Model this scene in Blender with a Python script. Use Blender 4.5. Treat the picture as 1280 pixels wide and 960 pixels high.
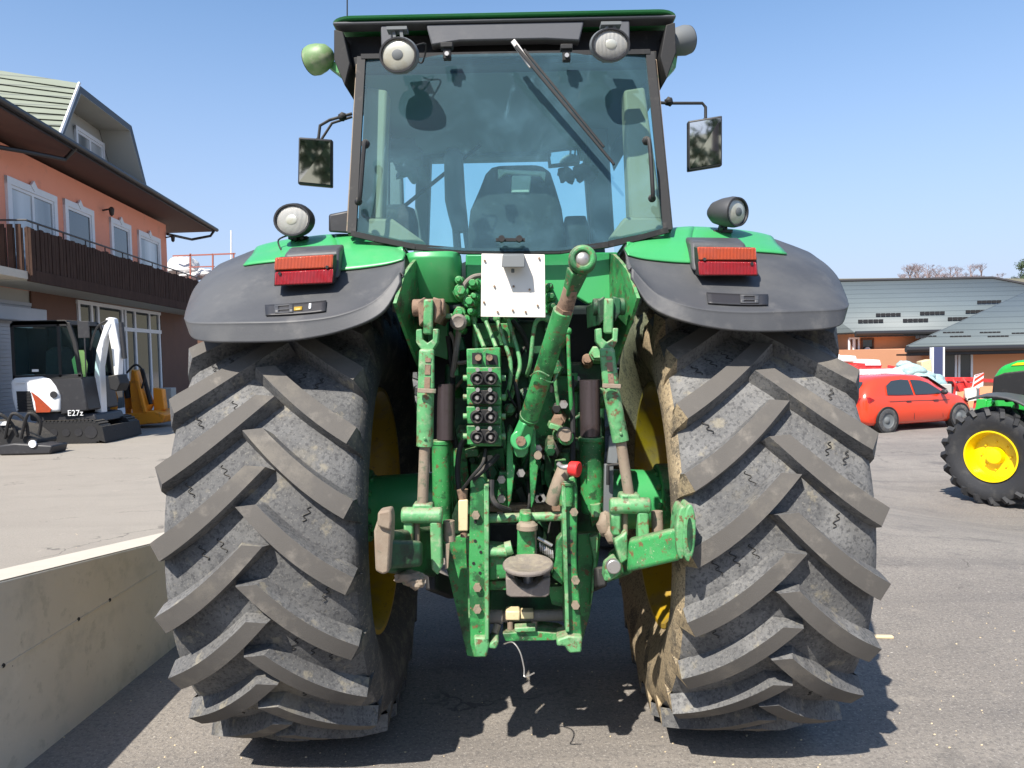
import bpy, bmesh, math, random
from mathutils import Vector, Matrix, noise
R = math.radians
random.seed(7)
for o in list(bpy.data.objects):
    bpy.data.objects.remove(o)
scene = bpy.context.scene
COL = scene.collection

# ------------------------------------------------------------------ camera
CAM = Vector((0, 0, 1.7)); FPX = 924.0
ROT = Matrix.Rotation(R(90 - 2.5), 3, 'X') @ Matrix.Rotation(R(-1.2), 3, 'Z')
cd = bpy.data.cameras.new('camera'); cam = bpy.data.objects.new('camera', cd); COL.objects.link(cam)
cam.matrix_world = Matrix.Translation(CAM) @ ROT.to_4x4()
cd.sensor_width = 36; cd.lens = 36 * FPX / 1280; cd.clip_start = 0.05; cd.clip_end = 3000
scene.camera = cam

def ray(px, py):
    return ROT @ Vector(((px - 640) / FPX, (480 - py) / FPX, -1))
def T(px, py, Y):
    d = ray(px, py); return CAM + d * (Y / d.y)
def G(px, py, z=0.0):
    d = ray(px, py); return CAM + d * ((z - CAM.z) / d.z)
def hit(px, py, P0, N):
    d = ray(px, py); return CAM + d * ((P0 - CAM).dot(N) / d.dot(N))
def sst(a, b, x):
    t = max(0, min(1, (x - a) / (b - a))); return t * t * (3 - 2 * t)

# ------------------------------------------------------------------ materials
def nodes(name):
    m = bpy.data.materials.new(name); m.use_nodes = True
    nt = m.node_tree; return m, nt, nt.nodes['Principled BSDF']
def rgb(c): return (c[0], c[1], c[2], 1)
def noise_n(nt, vec, scale, detail=6, rough=0.6, dist=0):
    n = nt.nodes.new('ShaderNodeTexNoise'); n.inputs['Scale'].default_value = scale
    n.inputs['Detail'].default_value = detail; n.inputs['Roughness'].default_value = rough
    n.inputs['Distortion'].default_value = dist
    nt.links.new(vec, n.inputs['Vector']); return n.outputs['Fac']
def ramp(nt, fac, a, b):
    r = nt.nodes.new('ShaderNodeMapRange'); r.inputs['From Min'].default_value = a; r.inputs['From Max'].default_value = b
    r.interpolation_type = 'SMOOTHSTEP'
    nt.links.new(fac, r.inputs['Value']); return r.outputs['Result']
def mix(nt, fac, A, B):
    n = nt.nodes.new('ShaderNodeMix'); n.data_type = 'RGBA'
    if isinstance(fac, (int, float)): n.inputs['Factor'].default_value = fac
    else: nt.links.new(fac, n.inputs['Factor'])
    for s, v in (('A', A), ('B', B)):
        i = [k for k in n.inputs if k.name == s and k.type == 'RGBA'][0]
        if isinstance(v, tuple): i.default_value = rgb(v)
        else: nt.links.new(v, i)
    return [k for k in n.outputs if k.type == 'RGBA'][0]
def mathn(nt, op, a, b=0.0):
    n = nt.nodes.new('ShaderNodeMath'); n.operation = op
    for k, v in enumerate((a, b)):
        if isinstance(v, (int, float)): n.inputs[k].default_value = v
        else: nt.links.new(v, n.inputs[k])
    return n.outputs[0]
def coord(nt, sc=None):
    t = nt.nodes.new('ShaderNodeTexCoord')
    if sc is None: return t.outputs['Object']
    m = nt.nodes.new('ShaderNodeMapping'); m.inputs['Scale'].default_value = sc
    nt.links.new(t.outputs['Object'], m.inputs['Vector']); return m.outputs['Vector']
def mat(name, col, rough=0.6, metal=0, var=None, layers=(), bump=0, bscale=60, bdist=0.004, sc=None, spec=0.5, coat=0, top=0):
    """layers: (colour, noise scale, lo, hi, amount) patches of wear / dirt laid over the base colour"""
    m, nt, b = nodes(name); v = coord(nt, sc)
    out = tuple(col)
    if var: out = mix(nt, noise_n(nt, v, var[1]), tuple(col), tuple(var[0]))
    for (c, s, lo, hi, amt) in layers:
        f = ramp(nt, noise_n(nt, v, s, 8, 0.65), lo, hi)
        f = mathn(nt, 'MULTIPLY', f, amt)
        out = mix(nt, f, out, tuple(c))
    if top:   # dust that has settled on faces that look upwards
        g = nt.nodes.new('ShaderNodeNewGeometry'); s_ = nt.nodes.new('ShaderNodeSeparateXYZ'); nt.links.new(g.outputs['Normal'], s_.inputs[0])
        f = mathn(nt, 'MULTIPLY', ramp(nt, s_.outputs[2], .25, .95), mathn(nt, 'ADD', mathn(nt, 'MULTIPLY', ramp(nt, noise_n(nt, v, 35, 6, .7), .38, .62), .75), .25))
        out = mix(nt, mathn(nt, 'MULTIPLY', f, top), out, (0.33, 0.28, 0.20))
    if isinstance(out, tuple): b.inputs['Base Color'].default_value = rgb(out)
    else: nt.links.new(out, b.inputs['Base Color'])
    b.inputs['Roughness'].default_value = rough; b.inputs['Metallic'].default_value = metal
    b.inputs['Specular IOR Level'].default_value = spec
    if coat: b.inputs['Coat Weight'].default_value = coat; b.inputs['Coat Roughness'].default_value = 0.15
    if bump:
        bn = nt.nodes.new('ShaderNodeBump'); bn.inputs['Strength'].default_value = bump; bn.inputs['Distance'].default_value = bdist
        nt.links.new(noise_n(nt, v, bscale, 8, 0.7), bn.inputs['Height']); nt.links.new(bn.outputs[0], b.inputs['Normal'])
    return m

DUST = (0.36, 0.30, 0.22); RUST = (0.16, 0.06, 0.03)
M = {}
M['green'] = mat('green_body_paint', (0.035, 0.30, 0.085), 0.38, var=((0.06, 0.34, 0.12), 3), layers=[((0.17, 0.36, 0.17), 5, .5, .8, .35), (DUST, 40, .62, .75, .22)], bump=.06, bscale=30, coat=.2)
M['greenworn'] = mat('worn_green_paint', (0.018, 0.22, 0.045), 0.5, var=((0.06, 0.30, 0.10), 9), layers=[((0.28, 0.33, 0.20), 24, .54, .70, .45), ((0.006, 0.045, 0.016), 6, .47, .60, .75), (RUST, 30, .56, .63, .85), ((0.012, 0.014, 0.010), 17, .56, .66, .75), ((0.50, 0.46, 0.35), 110, .62, .68, .7)], top=.6, bump=.45, bscale=90, bdist=.003)
M['greenpale'] = mat('pale_worn_green_paint', (0.035, 0.25, 0.08), 0.5, var=((0.17, 0.38, 0.17), 12), layers=[((0.40, 0.40, 0.28), 34, .50, .68, .5), ((0.015, 0.09, 0.03), 9, .50, .66, .65), (RUST, 36, .55, .63, .85), ((0.01, 0.012, 0.01), 21, .58, .68, .7)], top=.7, bump=.4, bscale=90, bdist=.003)
M['greendark'] = mat('oily_green_casting', (0.008, 0.12, 0.035), 0.5, var=((0.012, 0.05, 0.025), 6), layers=[((0.010, 0.010, 0.009), 8, .42, .60, .85), ((0.03, 0.16, 0.05), 16, .58, .7, .5)], top=.5, bump=.5, bscale=50, bdist=.004)
M['fender'] = mat('dusty_black_plastic', (0.038, 0.040, 0.046), 0.55, var=((0.068, 0.07, 0.074), 4), layers=[((0.10, 0.10, 0.098), 2.2, .45, .7, .6), ((0.20, 0.19, 0.175), 7, .52, .80, .38), ((0.38, 0.36, 0.32), 55, .69, .76, .55)], bump=.25, bscale=220, bdist=.002)
M['blackplastic'] = mat('black_plastic', (0.022, 0.022, 0.025), 0.5, layers=[((0.12, 0.12, 0.12), 9, .5, .8, .25)], bump=.1)
M['roofgrey'] = mat('roof_soffit_plastic', (0.075, 0.078, 0.088), 0.55, layers=[((0.16, 0.155, 0.15), 5, .5, .8, .5)], bump=.1)
M['black'] = mat('matt_black', (0.010, 0.010, 0.011), 0.7, top=.25, layers=[((0.09, 0.08, 0.07), 20, .55, .75, .4)])
M['rubber'] = mat('tyre_rubber', (0.082, 0.081, 0.080), 0.8, var=((0.13, 0.13, 0.13), 3), layers=[((0.25, 0.247, 0.24), 2.6, .42, .70, .65), ((0.04, 0.041, 0.045), 4.5, .50, .66, .5), ((0.035, 0.036, 0.04), 75, .48, .62, .6), ((0.26, 0.25, 0.22), 120, .55, .66, .4), ((0.30, 0.265, 0.19), 11, .57, .68, .5), ((0.32, 0.28, 0.20), 2.0, .58, .70, .35)], bump=.5, bscale=120, bdist=.004, spec=.35)
M['lugtop'] = mat('worn_lug_face', (0.092, 0.086, 0.079), 0.9, var=((0.122, 0.113, 0.103), 7), layers=[((0.20, 0.18, 0.15), 4, .52, .72, .5), ((0.10, 0.095, 0.09), 130, .55, .65, .5), ((0.30, 0.27, 0.23), 9, .55, .75, .4)], bump=.5, bscale=260, bdist=.003, spec=.2)
M['sidewall'] = mat('tyre_sidewall', (0.06, 0.062, 0.066), 0.75, layers=[((0.20, 0.185, 0.155), 8, .48, .66, .55), ((0.27, 0.24, 0.19), 80, .56, .66, .6)], bump=.6, bscale=60, bdist=.006, spec=.3)
M['mudwall'] = mat('mud_caked_sidewall', (0.30, 0.24, 0.16), 0.95, var=((0.40, 0.31, 0.19), 3), layers=[((0.06, 0.058, 0.055), 5, .50, .62, .7), ((0.055, 0.052, 0.048), 70, .50, .60, .6), ((0.50, 0.41, 0.27), 130, .54, .62, .6)], bump=.7, bscale=110, bdist=.006, spec=.1)
M['yellow'] = mat('yellow_rim_paint', (0.42, 0.27, 0.01), 0.45, layers=[((0.28, 0.20, 0.09), 6, .46, .7, .75), ((0.12, 0.07, 0.03), 30, .58, .68, .6)], bump=.2)  # brown dirt and darker yellow stand in for shade inside the wheels
M['yellownew'] = mat('clean_yellow_paint', (0.85, 0.62, 0.0), 0.35, coat=.3, var=((0.80, 0.57, 0.0), 4))
M['whiteplate'] = mat('scuffed_white_plate', (0.78, 0.74, 0.68), 0.5, var=((0.70, 0.64, 0.56), 5), layers=[((0.42, 0.33, 0.22), 45, .66, .72, .8), ((0.58, 0.50, 0.38), 9, .58, .8, .5)])
M['rust'] = mat('rusty_steel', (0.15, 0.08, 0.05), 0.8, var=((0.28, 0.20, 0.14), 15), layers=[((0.06, 0.04, 0.03), 40, .52, .64, .7)], bump=.6, bscale=90, bdist=.004)
M['rustpale'] = mat('pale_rusty_steel', (0.31, 0.265, 0.20), 0.75, var=((0.17, 0.11, 0.075), 14), layers=[((0.08, 0.12, 0.07), 30, .56, .66, .7)], bump=.4, bscale=90, bdist=.003)
M['steel'] = mat('worn_steel', (0.42, 0.40, 0.38), 0.4, .7, layers=[(RUST, 30, .55, .7, .6)])
M['chrome'] = mat('oily_piston_rod', (0.10, 0.08, 0.085), 0.28, .6, layers=[((0.05, 0.025, 0.02), 12, .5, .7, .6)])
M['hookgrey'] = mat('grey_cast_hook', (0.22, 0.19, 0.165), 0.7, top=.5, var=((0.13, 0.11, 0.10), 10), layers=[((0.30, 0.27, 0.22), 30, .56, .68, .6)], bump=.6, bscale=70, bdist=.005)
M['cream'] = mat('cream_reflector', (0.62, 0.50, 0.30), 0.5, layers=[((0.3, 0.2, 0.1), 25, .56, .7, .5)])
M['redcap'] = mat('red_plastic_cap', (0.65, 0.03, 0.03), 0.45)
M['trim'] = mat('cab_beige_trim', (0.36, 0.29, 0.18), 0.7, var=((0.30, 0.24, 0.15), 4), bump=.1)
M['seat'] = mat('dark_seat_fabric', (0.022, 0.025, 0.026), 0.9, layers=[((0.10, 0.10, 0.09), 20, .5, .7, .4)], bump=.3, bscale=200)
M['paleseat'] = mat('pale_seat_trim', (0.55, 0.58, 0.45), 0.8)
M['liner'] = mat('cab_headliner', (0.10, 0.115, 0.12), 0.9)
M['cabgrey'] = mat('cab_grey_plastic', (0.12, 0.13, 0.135), 0.7)
def emis_free_lens(name, col, rough=.18, tr=0.0):
    m, nt, b = nodes(name); b.inputs['Base Color'].default_value = rgb(col); b.inputs['Roughness'].default_value = rough
    b.inputs['Coat Weight'].default_value = .6
    w = nt.nodes.new('ShaderNodeTexWave'); w.inputs['Scale'].default_value = 60; w.bands_direction = 'X'
    nt.links.new(coord(nt), w.inputs['Vector'])
    bn = nt.nodes.new('ShaderNodeBump'); bn.inputs['Strength'].default_value = .9; bn.inputs['Distance'].default_value = .004
    f_ = mathn(nt, 'MULTIPLY', ramp(nt, noise_n(nt, coord(nt), 14), .4, .7), .35); nt.links.new(mix(nt, f_, tuple(col), tuple(k * .45 + .03 for k in col)), b.inputs['Base Color'])
    nt.links.new(w.outputs['Fac'], bn.inputs['Height']); nt.links.new(bn.outputs[0], b.inputs['Normal']); return m
M['lampglass'] = emis_free_lens('lamp_glass', (0.56, 0.55, 0.51), .2)
M['lampmirror'] = mat('dusty_lamp_glass', (0.50, 0.50, 0.44), .3, .25, layers=[((0.36, 0.32, 0.22), 12, .45, .7, .6)])
M['orangelens'] = emis_free_lens('orange_lens', (0.58, 0.085, 0.025))
M['redlens'] = emis_free_lens('red_lens', (0.40, 0.012, 0.018))
m, nt, b = nodes('mirror_glass'); b.inputs['Metallic'].default_value = 1; b.inputs['Roughness'].default_value = .03; b.inputs['Base Color'].default_value = (.8, .85, .85, 1); M['mirror'] = m
def glass(name, tint, dust, dust_haze_col, gl=.08):
    m = bpy.data.materials.new(name); m.use_nodes = True; nt = m.node_tree; nt.nodes.clear()
    out = nt.nodes.new('ShaderNodeOutputMaterial'); tr = nt.nodes.new('ShaderNodeBsdfTransparent'); tr.inputs[0].default_value = rgb(tint)
    df = nt.nodes.new('ShaderNodeBsdfDiffuse'); df.inputs[0].default_value = rgb(dust_haze_col)  # bluish film paints haze reflected by the glass, along with real dust
    g = nt.nodes.new('ShaderNodeBsdfGlossy'); g.inputs['Roughness'].default_value = .015
    m1 = nt.nodes.new('ShaderNodeMixShader'); m2 = nt.nodes.new('ShaderNodeMixShader')
    v = coord(nt)
    f = ramp(nt, noise_n(nt, v, 2.2, 8, .62, .8), .45, .85)
    s2 = ramp(nt, noise_n(nt, coord(nt, (4, 1, 1.6)), 2.4, 9, .72, 1.6), .60, .78)
    f = mathn(nt, 'ADD', mathn(nt, 'MULTIPLY', f, dust), dust * .75)
    f = mathn(nt, 'ADD', f, mathn(nt, 'MULTIPLY', s2, dust * 1.6))
    nt.links.new(f, m1.inputs[0]); nt.links.new(tr.outputs[0], m1.inputs[1]); nt.links.new(df.outputs[0], m1.inputs[2])
    fr = nt.nodes.new('ShaderNodeFresnel'); fr.inputs['IOR'].default_value = 1.45
    nt.links.new(mathn(nt, 'MULTIPLY', fr.outputs[0], gl * 12), m2.inputs[0])
    nt.links.new(m1.outputs[0], m2.inputs[1]); nt.links.new(g.outputs[0], m2.inputs[2]); nt.links.new(m2.outputs[0], out.inputs[0])
    return m
M['glass'] = glass('tinted_rear_glass', (0.56, 0.78, 0.80), .12, (0.26, 0.52, 0.66), .04)
M['glassclear'] = glass('tinted_cab_glass', (0.72, 0.90, 0.90), .02, (0.4, 0.45, 0.45), .004)
m, nt, b = nodes('dark_window_glass'); b.inputs['Base Color'].default_value = (.03, .04, .045, 1); b.inputs['Roughness'].default_value = .05; b.inputs['Specular IOR Level'].default_value = .8; M['darkglass'] = m
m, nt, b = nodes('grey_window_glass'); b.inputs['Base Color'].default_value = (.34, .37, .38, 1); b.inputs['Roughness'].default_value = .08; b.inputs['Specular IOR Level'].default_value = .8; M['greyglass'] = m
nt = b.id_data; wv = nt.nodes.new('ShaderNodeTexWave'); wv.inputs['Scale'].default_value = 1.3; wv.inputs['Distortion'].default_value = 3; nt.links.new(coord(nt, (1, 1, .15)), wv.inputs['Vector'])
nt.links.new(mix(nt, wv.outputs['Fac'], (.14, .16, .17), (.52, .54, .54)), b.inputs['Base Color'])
M['olive'] = mat('faded_green_lamp', (0.16, 0.26, 0.11), .5, layers=[((0.35, 0.36, 0.25), 9, .5, .65, .7)])
M['white'] = mat('white_paint', (0.78, 0.79, 0.80), .5, var=((0.66, 0.67, 0.68), 5))
M['redcar'] = mat('red_car_paint', (0.70, 0.045, 0.018), .25, coat=.8, var=((0.66, 0.055, 0.014), 2))
M['redimp'] = mat('red_implement_paint', (0.62, 0.03, 0.03), .45, layers=[((0.4, 0.2, 0.15), 10, .5, .7, .4)])
M['orange'] = mat('orange_machine_paint', (0.75, 0.27, 0.015), .5, layers=[((0.25, 0.10, 0.03), 5, .5, .68, .6)], bump=.2)
M['concrete'] = mat('cast_concrete', (0.68, 0.63, 0.52), .9, var=((0.58, 0.54, 0.45), 1.6), layers=[((0.42, 0.41, 0.34), 4, .50, .68, .5), ((0.72, 0.68, 0.57), 2.2, .52, .72, .5), ((0.44, 0.42, 0.34), 12, .56, .66, .5), ((0.07, 0.065, 0.055), 30, .70, .74, .9)], bump=.3, bscale=35, bdist=.006)
M['concretetop'] = mat('trowelled_concrete_top', (0.56, 0.51, 0.43), .9, var=((0.46, 0.42, 0.35), 6), bump=.3, bscale=80)
M['stucco'] = mat('orange_stucco', (0.90, 0.36, 0.23), .9, var=((0.83, 0.32, 0.20), 1.2), layers=[((0.62, 0.27, 0.18), 2.5, .55, .72, .5)], bump=.3, bscale=40)
M['peach'] = mat('peach_stucco', (0.72, 0.34, 0.18), .9, var=((0.64, 0.29, 0.15), 1.0), bump=.2, bscale=40)
M['brownwood'] = mat('dark_brown_boards', (0.022, 0.014, 0.012), .9, var=((0.10, 0.06, 0.045), 9), sc=(1, 1, .3), spec=.1)
M['soffit'] = mat('brown_soffit_boards', (0.13, 0.075, 0.06), .7, var=((0.09, 0.05, 0.045), 3))
M['brownwall'] = mat('brown_cladding', (0.16, 0.075, 0.045), .8, var=((0.10, 0.05, 0.035), 2), bump=.2)
M['greywall'] = mat('grey_render', (0.42, 0.42, 0.38), .9, var=((0.35, 0.35, 0.32), 2))
M['shutter'] = mat('roller_shutter', (0.42, 0.44, 0.47), .5, var=((0.36, 0.38, 0.41), 4))
M['gutter'] = mat('dark_gutter', (0.02, 0.018, 0.018), .45)
def striped(name, c1, c2, axis, period, rough=.6, vary=3, bump=.5):
    m, nt, b = nodes(name); v = coord(nt)
    s = nt.nodes.new('ShaderNodeSeparateXYZ'); nt.links.new(v, s.inputs[0])
    f = mathn(nt, 'FRACT', mathn(nt, 'MULTIPLY', s.outputs[axis], 1 / period))
    g = ramp(nt, f, .82, 1.0)
    base = mix(nt, noise_n(nt, v, vary), tuple(c1), tuple(k * .82 for k in c1))
    nt.links.new(mix(nt, g, base, tuple(c2)), b.inputs['Base Color']); b.inputs['Roughness'].default_value = rough
    bn = nt.nodes.new('ShaderNodeBump'); bn.inputs['Strength'].default_value = bump; bn.inputs['Distance'].default_value = .03
    nt.links.new(f, bn.inputs['Height']); nt.links.new(bn.outputs[0], b.inputs['Normal']); return m
M['tileroof'] = striped('grey_tile_roof', (0.125, 0.150, 0.155), (0.06, 0.075, 0.08), 2, .24, .55, .6)
M['shingle'] = striped('pale_green_grey_tiles', (0.22, 0.245, 0.19), (0.10, 0.11, 0.10), 2, .30, .8, 2)
M['cyan'] = mat('pale_cyan_tarp', (0.42, 0.56, 0.55), .5, var=((0.26, 0.42, 0.43), 3), bump=.5, bscale=6, bdist=.08)
M['tarp'] = mat('white_tarp', (0.70, 0.69, 0.66), .8, var=((0.5, 0.5, 0.5), 4), bump=.6, bscale=6, bdist=.1)
M['bark'] = mat('hazy_bare_branches', (0.24, 0.185, 0.19), .9, var=((0.24, 0.18, 0.17), 1))  # distance haze mixed into the bark colour of the far trees
M['needle'] = mat('evergreen_needles', (0.035, 0.065, 0.025), .8, var=((0.07, 0.10, 0.04), .8))
M['hill'] = mat('hillside', (0.12, 0.12, 0.07), .95, var=((0.17, 0.14, 0.10), .05))
M['brownred'] = mat('faded_red_brown_paint', (0.32, 0.10, 0.07), .7)
M['navy'] = mat('navy_paint', (0.05, 0.06, 0.13), .4)
M['wood'] = mat('pale_wood', (0.62, 0.50, 0.32), .8)

# asphalt yard : worn, dusty, with aggregate speckle, patches and faint tyre streaks
m, nt, b = nodes('worn_asphalt'); v = coord(nt)
c = mix(nt, ramp(nt, noise_n(nt, v, .35, 5), .35, .65), (0.205, 0.185, 0.165), (0.265, 0.24, 0.21))
c = mix(nt, mathn(nt, 'MULTIPLY', ramp(nt, noise_n(nt, v, 1.7, 8, .7), .50, .68), .55), c, (0.135, 0.125, 0.118))
c = mix(nt, mathn(nt, 'MULTIPLY', ramp(nt, noise_n(nt, coord(nt, (.18, 2.2, 1)), 1.1, 6, .6, .5), .50, .66), .40), c, (0.13, 0.12, 0.114))
c = mix(nt, mathn(nt, 'MULTIPLY', ramp(nt, noise_n(nt, v, 48, 4, .8), .48, .62), .62), c, (0.10, 0.094, 0.09))
c = mix(nt, mathn(nt, 'MULTIPLY', ramp(nt, noise_n(nt, v, 75, 3, .7), .56, .66), .6), c, (0.42, 0.39, 0.35))
c = mix(nt, mathn(nt, 'MULTIPLY', ramp(nt, noise_n(nt, coord(nt, (1, 1.6, 1)), .75, 7, .7, .6), .56, .66), .50), c, (0.115, 0.107, 0.10))
sx_ = nt.nodes.new('ShaderNodeSeparateXYZ'); nt.links.new(v, sx_.inputs[0])
c = mix(nt, mathn(nt, 'MULTIPLY', ramp(nt, mathn(nt, 'ADD', sx_.outputs[0], mathn(nt, 'MULTIPLY', noise_n(nt, v, .8), 3)), .4, -1.8), .6), c, (0.31, 0.28, 0.235))
c = mix(nt, mathn(nt, 'MULTIPLY', ramp(nt, noise_n(nt, v, 5.5, 6, .75, .4), .60, .70), .35), c, (0.40, 0.36, 0.30))
vo = nt.nodes.new('ShaderNodeTexVoronoi'); vo.feature = 'DISTANCE_TO_EDGE'; vo.inputs['Scale'].default_value = .45; vd = nt.nodes.new('ShaderNodeVectorMath'); vd.operation = 'ADD'; nn_ = nt.nodes.new('ShaderNodeTexNoise'); nn_.inputs['Scale'].default_value = 2.5; nn_.inputs['Detail'].default_value = 6; nt.links.new(v, nn_.inputs['Vector']); nt.links.new(v, vd.inputs[0]); nt.links.new(nn_.outputs['Color'], vd.inputs[1]); nt.links.new(vd.outputs[0], vo.inputs['Vector'])
cr_ = mathn(nt, 'MULTIPLY', ramp(nt, vo.outputs['Distance'], .009, .002), ramp(nt, noise_n(nt, v, .5), .50, .58))
c = mix(nt, mathn(nt, 'MULTIPLY', cr_, .6), c, (0.06, 0.056, 0.052))
vo = nt.nodes.new('ShaderNodeTexVoronoi'); vo.inputs['Scale'].default_value = 9; nt.links.new(v, vo.inputs['Vector'])
st = mathn(nt, 'MULTIPLY', ramp(nt, vo.outputs['Distance'], .075, .03), ramp(nt, noise_n(nt, v, 3.1), .55, .6))
c = mix(nt, st, c, (0.50, 0.46, 0.40))
nt.links.new(c, b.inputs['Base Color']); b.inputs['Roughness'].default_value = .92; b.inputs['Specular IOR Level'].default_value = .25
bn = nt.nodes.new('ShaderNodeBump'); bn.inputs['Strength'].default_value = .7; bn.inputs['Distance'].default_value = .008
nt.links.new(noise_n(nt, v, 110, 4, .7), bn.inputs['Height']); nt.links.new(bn.outputs[0], b.inputs['Normal'])
M['asphalt'] = m

# ------------------------------------------------------------------ mesh builder
class MB:
    def __init__(s): s.v = []; s.f = []; s.m = []; s.cur = 0
    def add(s, vs, fs):
        n = len(s.v); s.v += [Vector(p) for p in vs]
        for f in fs: s.f.append([i + n for i in f]); s.m.append(s.cur)
    def hexa(s, p):  # p: 4 bottom, 4 top
        s.add(p, [(0, 3, 2, 1), (4, 5, 6, 7), (0, 1, 5, 4), (1, 2, 6, 5), (2, 3, 7, 6), (3, 0, 4, 7)]); return s
    def box(s, c, d, rot=None):
        c = Vector(c); x, y, z = d[0] / 2, d[1] / 2, d[2] / 2
        p = [Vector(k) for k in ((-x, -y, -z), (x, -y, -z), (x, y, -z), (-x, y, -z), (-x, -y, z), (x, -y, z), (x, y, z), (-x, y, z))]
        if rot is not None: p = [rot @ k for k in p]
        return s.hexa([c + k for k in p])
    def bb(s, a, b):
        a = Vector(a); b = Vector(b); return s.box((a + b) / 2, [abs(b[i] - a[i]) for i in range(3)])
    def frame(s, p, q, up=(0, 0, 1)):
        d = (q - p).normalized(); u = Vector(up)
        if abs(d.dot(u)) > .95: u = Vector((0, 1, 0))
        x = d.cross(u).normalized(); return d, x, x.cross(d)
    def bar(s, p, q, w, h, w2=None, h2=None, up=(0, 0, 1)):
        p = Vector(p); q = Vector(q); d, x, y = s.frame(p, q, up); w2 = w2 or w; h2 = h2 or h
        a = [p + x * i * w / 2 + y * j * h / 2 for i, j in ((-1, -1), (1, -1), (1, 1), (-1, 1))]
        c = [q + x * i * w2 / 2 + y * j * h2 / 2 for i, j in ((-1, -1), (1, -1), (1, 1), (-1, 1))]
        return s.hexa(a + c)
    def cyl(s, p, q, r, r2=None, n=18, caps=True):
        p = Vector(p); q = Vector(q); r2 = r if r2 is None else r2; d, x, y = s.frame(p, q)
        vs = []
        for c, rr in ((p, r), (q, r2)):
            for k in range(n):
                a = 2 * math.pi * k / n; vs.append(c + x * rr * math.cos(a) + y * rr * math.sin(a))
        fs = [(k, (k + 1) % n, n + (k + 1) % n, n + k) for k in range(n)]
        if caps: fs += [tuple(range(n))[::-1], tuple(range(n, 2 * n))]
        s.add(vs, fs); return s
    def tube(s, pts, r, n=8, smooth=True):
        pts = [Vector(p) for p in pts]
        if smooth and len(pts) > 2:
            out = []
            for i in range(len(pts) - 1):
                p0 = pts[max(0, i - 1)]; p1 = pts[i]; p2 = pts[i + 1]; p3 = pts[min(len(pts) - 1, i + 2)]
                for k in range(5):
                    t = k / 5
                    out.append(.5 * ((2 * p1) + (p2 - p0) * t + (2 * p0 - 5 * p1 + 4 * p2 - p3) * t * t + (3 * p1 - p0 - 3 * p2 + p3) * t ** 3))
            pts = out + [pts[-1]]
        rings = []; x = None
        for i, p in enumerate(pts):
            d = (pts[min(i + 1, len(pts) - 1)] - pts[max(i - 1, 0)]).normalized()
            if x is None:
                u = Vector((0, 0, 1)) if abs(d.z) < .9 else Vector((1, 0, 0)); x = d.cross(u).normalized()
            x = (x - d * x.dot(d)).normalized(); y = d.cross(x)
            rings.append([p + x * r * math.cos(2 * math.pi * k / n) + y * r * math.sin(2 * math.pi * k / n) for k in range(n)])
        vs = [q for rg in rings for q in rg]; fs = []
        for i in range(len(rings) - 1):
            for k in range(n):
                a = i * n + k; b_ = i * n + (k + 1) % n; fs.append((a, b_, b_ + n, a + n))
        fs += [tuple(range(n))[::-1], tuple(range(len(vs) - n, len(vs)))]
        s.add(vs, fs); return s
    def prism(s, poly, ext):
        poly = [Vector(p) for p in poly]; e = Vector(ext); n = len(poly)
        s.add(poly + [p + e for p in poly], [tuple(range(n))[::-1], tuple(range(n, 2 * n))] + [(k, (k + 1) % n, n + (k + 1) % n, n + k) for k in range(n)])
        return s
    def lathe(s, prof, o, axis, n=32, mats=None):
        """prof: (distance along axis, radius)"""
        o = Vector(o); ax = Vector(axis).normalized(); u = Vector((0, 0, 1)) if abs(ax.z) < .9 else Vector((1, 0, 0))
        x = ax.cross(u).normalized(); y = ax.cross(x); vs = []
        for a, r in prof:
            for k in range(n):
                t = 2 * math.pi * k / n; vs.append(o + ax * a + x * r * math.cos(t) + y * r * math.sin(t))
        for i in range(len(prof) - 1):
            if mats: s.cur = mats[i]
            n0 = len(s.v)
            fs = [(k, (k + 1) % n, n + (k + 1) % n, n + k) for k in range(n)]
            s.add(vs[i * n:(i + 2) * n], fs)
        s.cur = 0; return s
    def ball(s, c, r, sc=(1, 1, 1), nu=16, nv=10, jit=0, jf=2.0):
        c = Vector(c); vs = []
        for i in range(nv + 1):
            ph = math.pi * i / nv
            for k in range(nu):
                t = 2 * math.pi * k / nu
                p = Vector((math.sin(ph) * math.cos(t) * sc[0], math.sin(ph) * math.sin(t) * sc[1], math.cos(ph) * sc[2])) * r
                if jit: p *= 1 + jit * noise.noise(p * jf / r + c)
                vs.append(c + p)
        fs = [(i * nu + k, i * nu + (k + 1) % nu, (i + 1) * nu + (k + 1) % nu, (i + 1) * nu + k) for i in range(nv) for k in range(nu)]
        s.add(vs, fs); return s
    def grid(s, rows, mfun=None):
        n = len(rows[0]); vs = [p for r_ in rows for p in r_]; base = len(s.v); s.v += [Vector(p) for p in vs]
        for i in range(len(rows) - 1):
            for k in range(n - 1):
                s.f.append([base + i * n + k, base + i * n + k + 1, base + (i + 1) * n + k + 1, base + (i + 1) * n + k]); s.m.append(mfun(i, k) if mfun else s.cur)
        return s
    def islands(s):
        par = list(range(len(s.v)))
        def fd(a):
            while par[a] != a: par[a] = par[par[a]]; a = par[a]
            return a
        for fc in s.f:
            for k in fc[1:]: par[fd(k)] = fd(fc[0])
        grp = {}
        for fc, mi in zip(s.f, s.m): grp.setdefault(fd(fc[0]), []).append((fc, mi))
        out = []
        for g in grp.values():
            ids = sorted({k for fc, _ in g for k in fc}); mp = {k: i for i, k in enumerate(ids)}; o = MB()
            o.v = [s.v[k] for k in ids]; o.f = [[mp[k] for k in fc] for fc, _ in g]; o.m = [mi for _, mi in g]; out.append(o)
        return out
    def each(s, name, mats, parent=None, **k):
        for o in s.islands(): r_ = o.build(name, mats, parent, **k)
        return r_
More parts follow.
